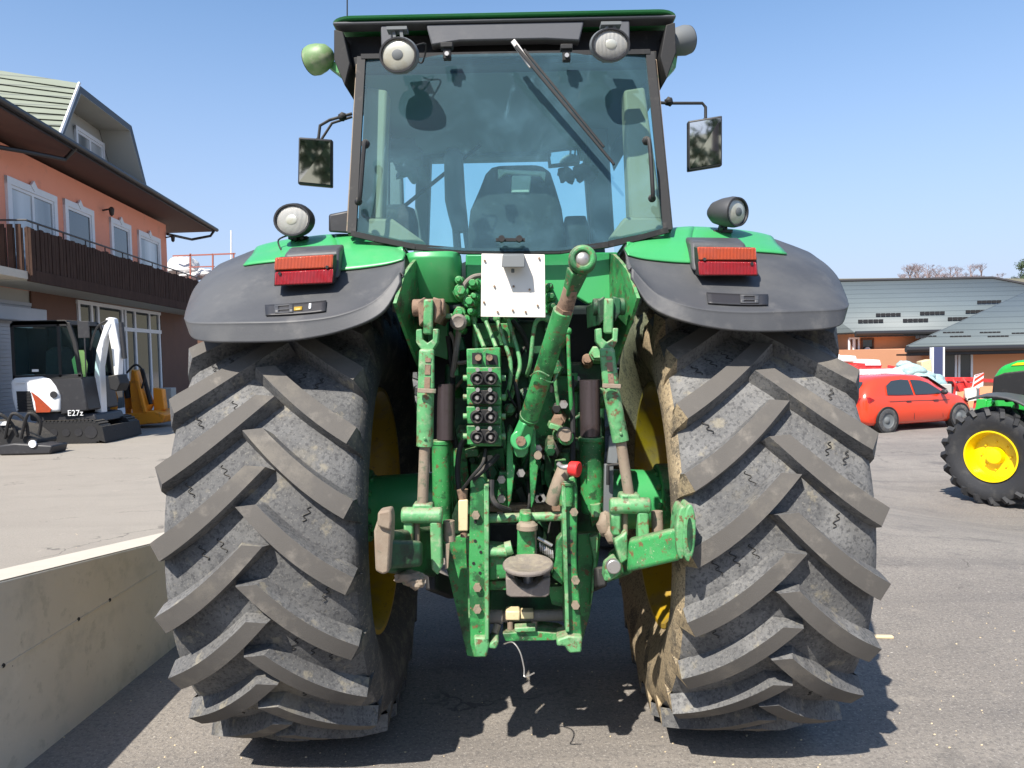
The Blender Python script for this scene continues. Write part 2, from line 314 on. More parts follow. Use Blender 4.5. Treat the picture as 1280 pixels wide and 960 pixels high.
    def mirrored(s):
        o = MB(); o.v = [Vector((-p.x, p.y, p.z)) for p in s.v]; o.f = [f[::-1] for f in s.f]; o.m = list(s.m); return o
    def build(s, name, mats, parent=None, bevel=0, sharp=38, merge=0.0004, subsurf=0, solid=0, seg=2):
        me = bpy.data.meshes.new(name); bm = bmesh.new()
        vv = [bm.verts.new(p) for p in s.v]
        for f, mi in zip(s.f, s.m):
            try: ff = bm.faces.new([vv[i] for i in f]); ff.material_index = mi; ff.smooth = True
            except ValueError: pass
        if merge: bmesh.ops.remove_doubles(bm, verts=bm.verts, dist=merge)
        bmesh.ops.recalc_face_normals(bm, faces=bm.faces)
        bm.to_mesh(me); bm.free(); me.set_sharp_from_angle(angle=R(sharp))
        ob = bpy.data.objects.new(name, me); COL.objects.link(ob)
        for k in (mats if isinstance(mats, (list, tuple)) else [mats]): me.materials.append(M[k])
        if parent is not None:
            w = Vector((0, 0, 0)); q = parent
            while q is not None: w += q.location; q = q.parent
            ob.parent = parent; ob.location = -w
        if solid:
            md = ob.modifiers.new('solid', 'SOLIDIFY'); md.thickness = solid; md.offset = -1
        if bevel:
            md = ob.modifiers.new('bevel', 'BEVEL'); md.width = bevel; md.segments = seg; md.limit_method = 'ANGLE'; md.angle_limit = R(35)
            md.harden_normals = False
        if subsurf:
            md = ob.modifiers.new('sub', 'SUBSURF'); md.levels = subsurf; md.render_levels = subsurf
        return ob
def tag(o, label=None, cat=None, group=None, kind=None):
    if label: o['label'] = label
    if cat: o['category'] = cat
    if group: o['group'] = group
    if kind: o['kind'] = kind
    return o
def empty(name, loc=(0, 0, 0), parent=None, **k):
    o = bpy.data.objects.new(name, None); COL.objects.link(o); o.empty_display_size = .1
    if parent is not None:
        w = Vector((0, 0, 0)); q = parent
        while q is not None: w += q.location; q = q.parent
        o.parent = parent; o.location = Vector(loc) - w
    else: o.location = loc
    return tag(o, **k)
def struct(mb, name, m_, **k):
    return tag(mb.build(name, m_, **k), kind='structure')
def cr(p0, p1, p2, p3, t):
    return .5 * ((2 * p1) + (p2 - p0) * t + (2 * p0 - 5 * p1 + 4 * p2 - p3) * t * t + (3 * p1 - p0 - 3 * p2 + p3) * t ** 3)
def spline(pts, s):
    s = max(0, min(len(pts) - 1, s)); i = min(int(s), len(pts) - 2); t = s - i
    return cr(pts[max(0, i - 1)], pts[i], pts[i + 1], pts[min(len(pts) - 1, i + 2)], t)
def surf(rows, v, u):
    return spline([spline(r_, u) for r_ in rows], v)
def text_mesh(name, txt, size, mname, parent, mtx, ext=.002):
    cu = bpy.data.curves.new(name, 'FONT'); cu.body = txt; cu.size = size; cu.extrude = ext; cu.align_x = 'CENTER'; cu.align_y = 'CENTER'
    tmp = bpy.data.objects.new(name, cu); COL.objects.link(tmp)
    dg = bpy.context.evaluated_depsgraph_get(); me = bpy.data.meshes.new_from_object(tmp.evaluated_get(dg))
    bpy.data.objects.remove(tmp); me.transform(mtx); me.materials.clear(); me.materials.append(M[mname])
    ob = bpy.data.objects.new(name, me); COL.objects.link(ob)
    w = Vector((0, 0, 0)); q = parent
    while q is not None: w += q.location; q = q.parent
    ob.parent = parent; ob.location = -w
    return ob
M['vest'] = mat('yellow_green_fabric', (0.55, 0.9, 0.25), .8)
M['greennew'] = mat('clean_green_paint', (0.02, 0.36, 0.05), .3, coat=.5, var=((0.025, 0.40, 0.06), 3))
# ================================================================== GREEN TRACTOR
AX = Vector((0.0, 3.5, .97)); XW = .932; XC = .018
trac = empty('tractor', (0, 3.5, 0),  label='large worn green tractor seen from behind, huge ribbed tyres, three point linkage', cat='tractor')

def lerp_(a, b_, t): return a + (b_ - a) * t
def clampz(mb, bulge=0.0):
    for p in mb.v:
        if p.z < 0.004: p.z = 0.004
def wheel(sg, phase, side_mat):
    w = empty('rear_wheel', (sg * XW + XC, AX.y, AX.z), trac)
    ce = Vector((sg * XW + XC, AX.y, AX.z))
    HW = .340
    # carcass; lathe axis +x ; a<0 is the inner side for sg=+1
    prof = [(-.26, .55), (-.30, .60), (-.345, .69), (-.366, .77), (-.362, .84), (-.342, .884), (-.305, .910), (-.2, .928), (-.1, .937), (0, .940),
            (.1, .937), (.2, .928), (.305, .910), (.342, .884), (.362, .84), (.366, .77), (.345, .69), (.30, .60), (.26, .55)]
    sd = [2, 2, 2, 2, 3, 3]; mats = [2] * 5 + [0] * 8 + [2] * 5
    inner = 3
    if sg > 0: mats = [3] * 5 + [0] * 8 + [2] * 5
    else: mats = [2] * 5 + [0] * 8 + [3] * 5
    t = MB(); t.lathe(prof, ce, (1, 0, 0), 120, mats)
    N = 23
    for side in (-1, 1):
        for k in range(N):
            th0 = phase + 2 * math.pi * (k + (0 if side < 0 else .5)) / N
            secs = []
            K = 10
            for j in range(K + 1):
                q = j / K
                xl = (-.012 + q * (HW + .010)) * side
                aa = .295 * (1.30 * q - .30 * q * q)
                th = th0 - aa
                d = Vector((.0, 0, 0))
                wt = (.029 + .008 * q) ; wb = wt + .012 + .008 * (1 - q)
                top = 1.00 - .028 * (abs(xl) / HW) ** 2.2; bot = 0.918 - .02 * (abs(xl) / HW) ** 3
                
                # direction of the lug on the unrolled tread -> perpendicular offset
                da = .295 * (1.30 - .60 * q); dx = (HW + .010); L = math.hypot(da, dx)
                nx, na = -da / L * side, -dx / L   # perpendicular (x, angle)
                if j < 2: tt_ = (1 - j / 2) ** .7; nx, na = lerp_(nx, -side * 1.25, tt_), lerp_(na, -.12, tt_)
                ring = []
                for off, rr in ((-wb, bot), (-wt, top), (wt, top), (wb, bot)):
                    a_ = th + na * off; x_ = xl + nx * off
                    x_ = max(-HW - .012, min(HW + .012, x_))
                    ring.append(ce + Vector((x_, -rr * math.cos(a_), rr * math.sin(a_))))
                secs.append(ring)
            # shoulder drop
            for dr, dxx in ((.07, .016), (.14, .022)):
                q = 1; th = th0 - .295 - dr * .25
                ring = []
                for off, rr in ((-wb * (1 - dr), (.965 - dr) - .06), (-wt * (1 - dr), .965 - dr), (wt * (1 - dr), .965 - dr), (wb * (1 - dr), (.965 - dr) - .06)):
                    a_ = th - off * .9; out = (HW + dxx - (.05 if rr < .965 - dr - .01 else 0)) * side
                    ring.append(ce + Vector((out, -rr * math.cos(a_), rr * math.sin(a_))))
                secs.append(ring)
            n0 = len(t.v); t.v += [p for r_ in secs for p in r_]
            for i in range(len(secs) - 1):
                for e in range(3):
                    t.f.append([n0 + i * 4 + e, n0 + i * 4 + e + 1, n0 + i * 4 + 4 + e + 1, n0 + i * 4 + 4 + e])
                    t.m.append(1 if (e == 1 and i < K) else (side_mat if (i >= K and side * sg < 0) else 0))
            t.f.append([n0, n0 + 3, n0 + 2, n0 + 1]); t.m.append(0)
            e = n0 + (len(secs) - 1) * 4; t.f.append([e, e + 1, e + 2, e + 3]); t.m.append(0)
            # moulded wavy marks on the tread between the lugs
            for qq, da_ in [q_ for q_ in ((.36, .12), (.55, .150), (.72, .16)) if random.random() < .42]:
                pts = []
                for e in range(15):
                    s_ = (e / 14 - .5) * .060; xw = (-.012 + qq * (HW + .01)) * side + side * s_ * .45 + math.sin(e * .9) * .009
                    a_ = th0 - .295 * (1.30 * qq - .30 * qq * qq) + da_ - abs(0) + s_ * .9 * 1.0
                    rr_ = .9385 - .03 * (abs(xw) / HW) ** 2.6; pts.append(ce + Vector((xw, -rr_ * math.cos(a_), rr_ * math.sin(a_))))
                t.cur = 4; t.tube(pts, .0020, 4, False); t.cur = 0
    for p in t.v:       # sag at the contact patch
        if p.z < .10: p.z = .004 + (p.z + .03) * .10 / .13 * (1 if p.z > -.03 else 0) if p.z > -.03 else .004
    ty = t.build('tyre', ['rubber', 'lugtop', 'sidewall', 'mudwall' if sg > 0 else 'sidewall', 'black'], w, sharp=32, bevel=.016, seg=3)
    # rim, deep dish towards the outside, inner barrel visible from the middle
    r = MB()
    r.lathe([(-.27, .57), (-.285, .575), (-.285, .555), (-.26, .535), (-.20, .50), (-.05, .49), (.12, .49), (.2, .52), (.26, .535), (.285, .555), (.285, .575), (.27, .57)], ce, (sg, 0, 0), 64)
    r.lathe([(-.02, .49), (-.05, .40), (-.09, .30), (-.10, .20), (-.10, .0)], ce, (sg, 0, 0), 64)
    r.lathe([(.0, .49), (-.03, .40), (-.07, .30), (-.08, .20), (-.08, .0)], ce, (sg, 0, 0), 64)
    rim = r.build('rim', 'yellow', w)
    h = MB(); h.cyl(ce + Vector((sg * -.07, 0, 0)), ce + Vector((sg * .02, 0, 0)), .13, .10, 24)
    for k in range(10):
        a = 2 * math.pi * k / 10; c = ce + Vector((sg * -.08, math.cos(a) * .19, math.sin(a) * .19)); h.cyl(c, c + Vector((sg * .04, 0, 0)), .018, n=6)
    h.build('hub', 'greenworn', w)
    return w
wheel(-1, .085, 2); wheel(1, .02, 3)

# ---- front axle, wheels and bonnet (mostly hidden behind the cab)
def frontwheel(sg):
    w = empty('front_wheel', (sg * .92, 6.5, .78), trac); ce = Vector((sg * .92, 6.5, .78))
    t = MB(); t.lathe([(-.2, .40), (-.27, .5), (-.29, .62), (-.26, .72), (0, .75), (.26, .72), (.29, .62), (.27, .5), (.2, .40)], ce, (1, 0, 0), 72)
    for side in (-1, 1):
        for k in range(20):
            th = 2 * math.pi * (k + (.5 if side > 0 else 0)) / 20
            P_ = [ce + Vector((side * x, -r_ * math.cos(th - a), r_ * math.sin(th - a))) for x, a, r_ in ((0, 0, .79), (.14, .16, .785), (.27, .24, .77))]
            t.bar(P_[0], P_[1], .06, .07, up=(P_[0] - ce)); t.bar(P_[1], P_[2], .06, .07, up=(P_[1] - ce))
    t.build('tyre', 'rubber', w)
    r = MB(); r.lathe([(-.2, .41), (-.2, .36), (.05, .34), (.02, .15), (.02, 0)], ce, (sg, 0, 0), 40); r.build('rim', 'yellow', w)
frontwheel(-1); frontwheel(1)
b = MB(); b.bar((-.75, 6.5, .72), (.75, 6.5, .72), .22, .22); b.build('front_axle', 'greendark', trac, bevel=.02)
b = MB(); b.prism([(-.38, 4.9, 1.2), (-.38, 4.9, 2.12), (-.38, 5.6, 2.08), (-.38, 6.9, 1.88), (-.38, 7.35, 1.65), (-.38, 7.4, 1.1)], (.76, 0, 0)); b.build('bonnet', 'green', trac, bevel=.06, seg=4)
b = MB(); b.bb((-.22, 3.2, .62), (.22, 7.2, 1.2)); b.build('chassis', 'greendark', trac, bevel=.03)

# ---- rear mudguards
T0 = T
FR = [[(234, 410, 2.80), (246, 425, 2.71), (300, 428, 2.66), (370, 425, 2.65), (432, 412, 2.65), (478, 390, 2.67), (500, 352, 2.71)],
      [(230, 398, 2.83), (241, 403, 2.73), (300, 403, 2.67), (370, 401, 2.66), (426, 393, 2.66), (470, 374, 2.69), (500, 340, 2.73)],
      [(233, 385, 2.97), (252, 378, 2.86), (300, 374, 2.79), (370, 370, 2.77), (430, 364, 2.77), (480, 352, 2.78), (503, 334, 2.79)],
      [(243, 360, 3.16), (266, 351, 3.01), (310, 344, 2.93), (370, 340, 2.90), (430, 338, 2.89), (480, 332, 2.87), (505, 326, 2.86)],
      [(262, 340, 3.42), (290, 329, 3.23), (325, 320, 3.13), (375, 313, 3.08), (430, 308, 3.05), (480, 310, 3.01), (507, 319, 2.96)],
      [(285, 329, 3.75), (310, 320, 3.55), (340, 309, 3.42), (380, 302, 3.35), (430, 298, 3.30), (480, 304, 3.22), (507, 314, 3.12)]]
rows = [[T(*p) for p in r_] for r_ in FR]
mixr = lambda a, b_, t: [p + (q - p) * t for p, q in zip(a, b_)]
rows = [rows[0], mixr(rows[0], rows[1], .80), rows[1], mixr(rows[1], rows[2], .18)] + rows[2:]
rows.append([Vector((p.x, 4.05, p.z - .10)) for p in rows[-1]])
rows.append([Vector((p.x, 4.55, p.z - .42)) for p in rows[-2]])
def fgrid(v0, v1, u0, u1, nv, nu, lift=0.0):
    out = []
    for i in range(nv + 1):
        v = v0 + (v1 - v0) * i / nv; rr = []
        for k in range(nu + 1):
            u = u0 + (u1 - u0) * k / nu; p = surf(rows, v, u)
            if lift:
                du = surf(rows, v, u + .05) - surf(rows, v, u - .05); dv = surf(rows, v + .05, u) - surf(rows, v - .05, u)
                n = du.cross(dv).normalized()
                if n.z < 0 or n.y > .3: n = -n if n.dot(Vector((0, -1, 1))) < 0 else n
                p = p + n * lift
            rr.append(p)
        out.append(rr)
    return out
def fpt(v, u, lift=0.0): return fgrid(v, v + .01, u, u + .01, 1, 1, lift)[0][0]
rows = [[p - Vector((XC, 0, 0)) for p in r_] for r_ in rows]
for sg in (-1, 1):
    def fin(mb):
        mb = mb if sg < 0 else mb.mirrored()
        mb.v = [p + Vector((XC + (.010 if sg > 0 else 0), 0, 0)) for p in mb.v]; return mb
    def T(px, py, Y, _T=T0): return _T(px, py, Y) - Vector((XC, 0, 0))
    f = MB(); f.grid(fgrid(0, 9, 0, 6, 60, 40))
    fo = fin(f).build('mudguard', 'fender', trac, solid=.018, merge=.0001, sharp=50)
    # green sheet panel riding on top of the plastic skirt
    f = MB(); f.grid(fgrid(4.95, 8.9, 3.85, 5.97, 26, 16, .010)); f.grid(fgrid(5.45, 8.9, 1.75, 3.9, 24, 16, .009))
    fin(f).build('mudguard_panel', 'green', fo, solid=.006, merge=.0001, sharp=50)
    # inner green side sheet
    xi = abs(rows[0][6].x) - .012
    zt = [T(500, 352, 2.71).z, T(500, 340, 2.73).z, T(505, 326, 2.86).z - .012, T(507, 319, 2.96).z - .014, T(507, 314, 3.12).z - .02]
    f = MB(); f.prism([(-xi - .035, 2.68, zt[0] - .08), (-xi - .01, 2.745, zt[1] - .01), (-xi, 2.86, zt[2] - .005), (-xi + .01, 2.96, zt[3]), (-xi + .02, 3.14, zt[4]), (-xi + .02, 3.3, zt[4]), (-xi + .02, 3.3, 1.55), (-xi + .015, 3.12, 1.58), (-xi - .01, 2.90, 1.72), (-xi - .03, 2.74, 1.84)], (.012, 0, 0))
    fin(f).build('inner_sheet', 'greenworn', fo, merge=0)
    # lamp pod + tail light
    P = lambda px, py, Y: T(px, py, Y)
    a0 = T(341, 330, 2.80); a1 = T(420, 352, 2.80)
    f = MB(); f.hexa([T(352, 352, 2.80), T(424, 348, 2.80), T(430, 345, 3.0), T(358, 350, 3.0), T(356, 316, 2.86), T(424, 311, 2.86), T(432, 305, 3.06), T(362, 309, 3.06)])
    pod = fin(f).build('lamp_pod', 'fender', trac, bevel=.012)
    Yl = 2.755
    lamp = MB(); lamp.hexa([T(342, 358, Yl), T(416, 355, Yl), T(421, 353, Yl + .07), T(350, 356, Yl + .07), T(344, 323, Yl), T(417, 319, Yl), T(421, 317, Yl + .07), T(350, 321, Yl + .07)])
    tl = fin(lamp).build('tail_light', 'black', trac, bevel=.004)
    for nm, y0, y1, mt in (('orange_lens', 321, 338, 'orangelens'), ('red_lens', 339, 357, 'redlens')):
        q = MB(); q.hexa([T(343, y1, Yl - .014), T(416, y1 - 3, Yl - .014), T(416, y1 - 3, Yl - .001), T(343, y1, Yl - .001), T(344, y0 + 1, Yl - .014), T(417, y0 - 3, Yl - .014), T(417, y0 - 3, Yl - .001), T(344, y0 + 1, Yl - .001)])
        fin(q).build(nm, mt, tl, bevel=.005)
    q = MB()
    for px, py in ((350, 342), (409, 334)):
        c = T(px, py, Yl - .013); q.cyl(c, c + Vector((0, -.006, 0)), .006, n=10)
    fin(q).each('lens_screw', 'black', tl)
    # recessed badge plate
    def bpt(px, py, Yg, l):  # on skirt by param search
        best = None
        for i in range(60):
            for k in range(60):
                v, u = 3.0 + 1.6 * i / 60, 2.0 + 2.8 * k / 60
                p = surf(rows, v, u); d = ROT.transposed() @ (p + Vector((XC, 0, 0)) - CAM)
                X = 640 + FPX * d.x / -d.z; Yp = 480 - FPX * d.y / -d.z; e = (X - px) ** 2 + (Yp - py) ** 2
                if best is None or e < best[0]: best = (e, v, u)
        return best[1], best[2]
    (va, ua), (vb, ub) = bpt(334, 396, 2.7, 0), bpt(408, 377, 2.7, 0)
    f = MB(); f.grid(fgrid(va, vb, ua, ub, 6, 10, .004))
    bp = fin(f).build('badge_plate', 'blackplastic', fo, solid=.004, merge=.0001)
    f = MB()
    for (s0, s1, t0, t1) in ((.14, .42, .80, .90), (.14, .42, .45, .52), (.14, .42, .12, .2), (.14, .2, .12, .9), (.36, .42, .12, .9)):
        f.grid(fgrid(va + (vb - va) * t0, va + (vb - va) * t1, ua + (ub - ua) * s0, ua + (ub - ua) * s1, 2, 3, .009))
    fin(f).build('badge_relief', 'fender', fo, solid=.003, merge=.0001)
    if sg < 0:
        f = MB(); f.grid(fgrid(va + (vb - va) * .3, va + (vb - va) * .62, ua + (ub - ua) * .52, ua + (ub - ua) * .66, 2, 3, .008)); f.build('yellow_chip', 'yellow', fo, solid=.003)
        f = MB(); f.grid(fgrid(va + (vb - va) * .35, va + (vb - va) * .8, ua + (ub - ua) * .78, ua + (ub - ua) * .82, 2, 3, .008)); f.build('white_mark', 'white', fo, solid=.003)

T = T0
# ---- lamps
def lamp(name, c, d, r, sc, body='blackplastic', lens='lampglass', foot=None, wire=None, depth=.085):
    """oval work lamp: c lens centre, d facing direction"""
    c = Vector(c); d = Vector(d).normalized(); x = d.cross(Vector((0, 0, 1))).normalized(); y = x.cross(d)
    mb = MB(); ln = MB()
    def ringset(tgt, prof, n=28):
        vs = []
        for a, rr in prof:
            for k in range(n):
                t = 2 * math.pi * k / n; vs.append(c + d * a + x * rr * r * sc[0] * math.cos(t) + y * rr * r * sc[1] * math.sin(t))
        fs = [(i * n + k, i * n + (k + 1) % n, (i + 1) * n + (k + 1) % n, (i + 1) * n + k) for i in range(len(prof) - 1) for k in range(n)]
        tgt.add(vs, fs)
    ringset(mb, [(-.004, .93), (.008, 1.0), (-.012, 1.06), (-depth * .45, .98), (-depth * .8, .78), (-depth, .45), (-depth * 1.05, .0)])
    ringset(ln, [(-.002, .95), (.006, .75), (.012, .4), (.014, .0)])
    if foot is not None:
        f = Vector(foot); m0 = c - d * depth * .45 - y * r * sc[1] * .9
        mb.bar(m0 + x * .015, f + x * .015, .012, .03); mb.bar(m0 - x * .015, f - x * .015, .012, .03); mb.box(f, (.08, .05, .012))
    o = mb.build(name, body, trac); ln.build('lamp_glass', lens, o)
    bz = MB(); ringset(bz, [(.004, .97), (.012, .99), (.012, .90), (.004, .88)]); bz.build('lamp_bezel', 'blackplastic', o)
    bz = MB(); ringset(bz, [(.0135, .30), (.0165, .22), (.0165, .0)]); bz.build('bulb_shade', 'cabgrey' if lens != 'lampglass' else 'lampmirror', o)
    if wire: w = MB(); w.tube(wire, .0035, 6); w.build('wire', 'black', o)
    return o
ftL = None
lamp('work_light', T(366, 275, 3.08), (-.22, -1, -.05), .083, (1.0, .80), foot=T(374, 298, 3.18), wire=[T(364, 293, 3.1), T(348, 300, 3.12), T(352, 314, 3.1)])
lamp('work_light', T(920, 265, 3.08), (.62, -.75, -.12), .075, (1.0, .80), foot=T(902, 290, 3.16), lens='lampmirror', body='fender', depth=.12)
lamp('roof_light', T(498, 69, 2.95), (-.18, -1, -.22), .076, (1.0, .86), body='cabgrey', lens='lampmirror', foot=T(497, 38, 3.0), wire=[T(512, 60, 3.0), T(532, 55, 3.05), T(528, 78, 3.1), T(520, 74, 3.1)])
lamp('roof_light', T(763, 56, 2.95), (.10, -1, -.20), .077, (1.0, .78), body='cabgrey', foot=T(763, 32, 3.0))
lamp('roof_side_light', T(391, 76, 3.35), (-.75, .35, -.1), .062, (1.0, 1.0), body='olive', depth=.10)
lamp('roof_side_light', T(858, 50, 3.35), (.8, .3, .25), .060, (1.0, 1.0), body='cabgrey', depth=.11)

# ---- cab roof
zr = T(640, 18, 3.16).z
def roofring(z, x, y0, y1, r=.09, n=6):
    pts = []
    for cx, cy, a0 in ((x - r, y1 - r, 0), (-x + r, y1 - r, 90), (-x + r, y0 + r, 180), (x - r, y0 + r, 270)):
        for k in range(n + 1):
            a = R(a0 + 90 * k / n); pts.append(Vector((cx + r * math.cos(a), cy + r * math.sin(a), z)))
    return pts
xr = .725
f = MB()
rs = [roofring(zr - .014, xr, 3.13, 5.0), roofring(zr - .007, xr + .004, 3.125, 5.005), roofring(zr + .0, xr - .01, 3.14, 4.99), roofring(zr + .03, xr - .16, 3.4, 4.7, .2)]
n = len(rs[0]); f.add([p for r_ in rs for p in r_], [(i * n + k, i * n + (k + 1) % n, (i + 1) * n + (k + 1) % n, (i + 1) * n + k) for i in range(3) for k in range(n)] + [tuple(range(3 * n, 4 * n)), tuple(range(n))[::-1]])
roof = f.build('cab_roof', 'green', trac)
zb = T(640, 66, 3.16).z
# black rear fascia with two lamp recesses: pieces around the openings
f = MB()
xs = [T(px, 60, 3.14).x for px in (428, 476, 490, 533, 731, 774, 788, 834)]
zt_ = zr - .022; zl = T(640, 62, 3.14).z; z1 = T(640, 30, 3.14).z
def slab(x0, x1, za, zb_, y0=3.14, y1=3.22, t=MB): f.bb((x0, y0, min(za, zb_)), (x1, y1, max(za, zb_)))
slab(-xr + .01, xr - .01, z1 + .012, zt_)
fo = f.build('roof_fascia', 'roofgrey', roof, bevel=.008)
f = MB(); f.prism([(xs[3], 3.15, z1 + .010), (xs[4], 3.15, z1 + .010), (xs[4] - .02, 3.15, zl + .035), (xs[4] - .16, 3.15, zl + .045), (xs[3] + .14, 3.15, zl + .045), (xs[3] + .02, 3.15, zl + .03)], (0, .06, 0)); f.build('roof_fascia', 'roofgrey', roof, bevel=.006)
for a, b_ in ((xs[1], xs[2]), (xs[5], xs[6])):
    f = MB(); f.bb((a, 3.15, zl + .01), (b_, 3.21, z1 + .010)); f.build('roof_fascia', 'roofgrey', roof, bevel=.006)
# dark recess behind (box back) and corner cheeks
f = MB(); f.bb((-xr + .03, 3.26, zb - .03), (xr - .03, 3.30, zr - .035))
for sg in (-1, 1):
    f.prism([(sg * (xr - .012), 3.15, zr - .05), (sg * (xr - .008), 3.15, zl - .02), (sg * (xr - .05), 3.15, zl - .13), (sg * (xr - .075), 3.15, zl - .04), (sg * (xr - .075), 3.15, z1 - .14), (sg * (xr - .05), 3.15, zr - .06)], (0, 1.6, 0))
f.bb((-xr + .08, 3.20, zb - .03), (xr - .08, 3.3, zb + .012))
f.build('roof_lining', 'black', roof, bevel=.004)
f = MB(); f.bb((-xr + .05, 3.31, zr - .16), (xr - .05, 4.95, zr - .035)); f.build('headliner', 'liner', roof)
# green brackets carrying the side lamps
for sg, pts in ((-1, [(405, 78, 3.35), (424, 76, 3.32), (426, 95, 3.32), (412, 84, 3.35)]), (1, [(838, 70, 3.32), (848, 64, 3.35), (845, 84, 3.34), (826, 104, 3.32), (822, 94, 3.3)])):
    f = MB(); f.prism([T(*p) for p in pts], (0, .05, 0)); f.build('lamp_bracket', 'greenpale', roof, bevel=.004)
f = MB(); f.tube([T(434, 26, 3.22), T(434, -50, 3.22)], .003, 6); f.build('aerial', 'black', roof)

# ---- cab shell
def TL(px, py, Y): return T(px, py, Y)
BL, BR, TLc, TRc = T(441, 293, 3.02), T(834, 289, 3.02), T(452, 72, 3.18), T(812, 66, 3.18)
def lerp(a, b_, t): return a + (b_ - a) * t
# black rubber/steel rear window frame: follows bottom curve
bot = [T(*p) for p in ((440, 292, 3.02), (470, 299, 3.01), (520, 309, 3.0), (580, 314, 3.0), (640, 315, 3.0), (700, 314, 3.0), (760, 306, 3.0), (800, 297, 3.01), (834, 288, 3.02))]
f = MB()
for p, q in zip(bot[:-1], bot[1:]): f.bar(p, q, .03, .022)
f.bar(bot[0], TLc, .035, .02); f.bar(bot[-1], TRc, .035, .02); f.bar(TLc, TRc, .03, .02)
frm = f.build('rear_window_frame', 'black', trac, bevel=.004)
# steel outer edge strips of the cab corner posts
f = MB(); f.bar(T(436, 292, 3.06), T(448, 84, 3.22), .012, .05); f.bar(T(838, 288, 3.06), T(818, 78, 3.22), .012, .05); f.each('corner_post_edge', 'rustpale', trac, bevel=.003)
f = MB(); f.bar(T(439, 292, 3.07), T(451, 84, 3.23), .014, .05); f.bar(T(835, 288, 3.07), T(815, 78, 3.23), .014, .05); f.each('corner_post', 'black', trac, bevel=.003)
# rear glass, slightly bowed
g = MB(); gr = []
for i in range(7):
    t = i / 6; rr = []
    for k in range(9):
        s = k / 8; p = lerp(lerp(bot[0], TLc, t), lerp(bot[-1], TRc, t), s); pb = spline(bot, s * 8)
        p = p + (pb - lerp(bot[0], bot[-1], s)) * (1 - t); p.y -= .02 * math.sin(math.pi * s) * 1; rr.append(p)
    gr.append(rr)
g.grid(gr); g.build('rear_window', 'glass', trac, merge=0)
# beige rear posts and quarter panels
for sg in (-1, 1):
    f = MB()
    if sg < 0:
        f.prism([T(456, 108, 3.24), T(484, 112, 3.24), T(478, 275, 3.14), T(447, 275, 3.14)], (0, .10, 0))
        f.prism([T(443, 272, 3.10), T(490, 273, 3.10), T(532, 303, 3.10), T(500, 303, 3.10), T(445, 290, 3.08)], (0, .10, 0))
    else:
        f.prism([T(780, 112, 3.24), T(806, 108, 3.24), T(829, 275, 3.14), T(787, 275, 3.14)], (0, .10, 0))
        f.prism([T(781, 271, 3.10), T(828, 272, 3.10), T(830, 286, 3.08), T(775, 299, 3.10), T(762, 297, 3.10)], (0, .10, 0))
    f.build('rear_post', 'trim', trac, bevel=.012)
# front posts, side posts, sills, front and side glass
for sg in (-1, 1):
    f = MB(); f.bar((sg * .60, 4.85, 1.9), (sg * .52, 4.75, zr - .08), .09, .10); f.build('front_post', 'cabgrey', trac, bevel=.01)
    f = MB(); f.bar((sg * .70, 4.1, 1.8), (sg * .66, 4.1, zr - .08), .05, .05); f.build('door_post', 'cabgrey', trac, bevel=.01)
    f = MB(); f.add([(sg * .70, 3.25, 2.2), (sg * .70, 4.8, 1.8), (sg * .64, 4.75, zr - .1), (sg * .66, 3.3, zr - .1)], [(0, 1, 2, 3)]); f.build('side_window', 'glassclear', trac, merge=0)
f = MB(); f.add([(-.60, 4.88, 1.95), (.60, 4.88, 1.95), (.52, 4.78, zr - .1), (-.52, 4.78, zr - .1)], [(0, 1, 2, 3)]); f.build('windscreen', 'glassclear', trac, merge=0)
f = MB(); f.bb((-.62, 4.70, T(640, 195, 4.7).z), (.62, 4.80, zr - .04)); f.build('sun_visor', 'liner', trac, bevel=.01)
f = MB(); f.tube([T(500, 262, 4.4), T(562, 212, 4.4), T(600, 182, 4.5)], .012, 6, False); f.build('windscreen_wiper', 'black', trac)
# cab floor/back body
f = MB(); f.bb((-.40, 3.30, 1.3), (.40, 4.85, 1.9)); f.bb((-.66, 4.0, 1.6), (.66, 4.85, 1.88)); f.bb((-.5, 4.6, 1.9), (.5, 4.85, 2.1)); f.build('cab_floor', 'black', trac, bevel=.02)  # black colour stands in for the shadow below the cab
# ---- seat
seat = MB()
def loft(mb, secs, closed=True):
    n = len(secs[0]); b0 = len(mb.v); mb.v += [Vector(p) for s_ in secs for p in s_]
    for i in range(len(secs) - 1):
        for k in range(n if closed else n - 1):
            mb.f.append([b0 + i * n + k, b0 + i * n + (k + 1) % n, b0 + (i + 1) * n + (k + 1) % n, b0 + (i + 1) * n + k]); mb.m.append(mb.cur)
    mb.f.append([b0 + k for k in range(n)][::-1]); mb.m.append(mb.cur)
    mb.f.append([b0 + (len(secs) - 1) * n + k for k in range(n)]); mb.m.append(mb.cur)
def sec(px0, px1, py, Y, t, n=12):
    a = T(px0, py, Y); c = T(px1, py, Y); m_ = (a + c) / 2; hw = (c.x - a.x) / 2; out = []
    for k in range(n):
        an = 2 * math.pi * k / n; cx = abs(math.cos(an)) ** .5 * math.copysign(1, math.cos(an)); sy = abs(math.sin(an)) ** .6 * math.copysign(1, math.sin(an))
        out.append(Vector((m_.x + hw * cx, m_.y + t * sy, m_.z)))
    return out
loft(seat, [sec(586, 706, 318, 3.60, .09), sec(585, 706, 290, 3.60, .09), sec(588, 702, 262, 3.60, .08), sec(600, 694, 235, 3.62, .07), sec(607, 688, 217, 3.63, .06), sec(613, 680, 211, 3.64, .045), sec(622, 672, 208, 3.64, .02)])
so = seat.build('seat_backrest', 'seat', trac, sharp=60)
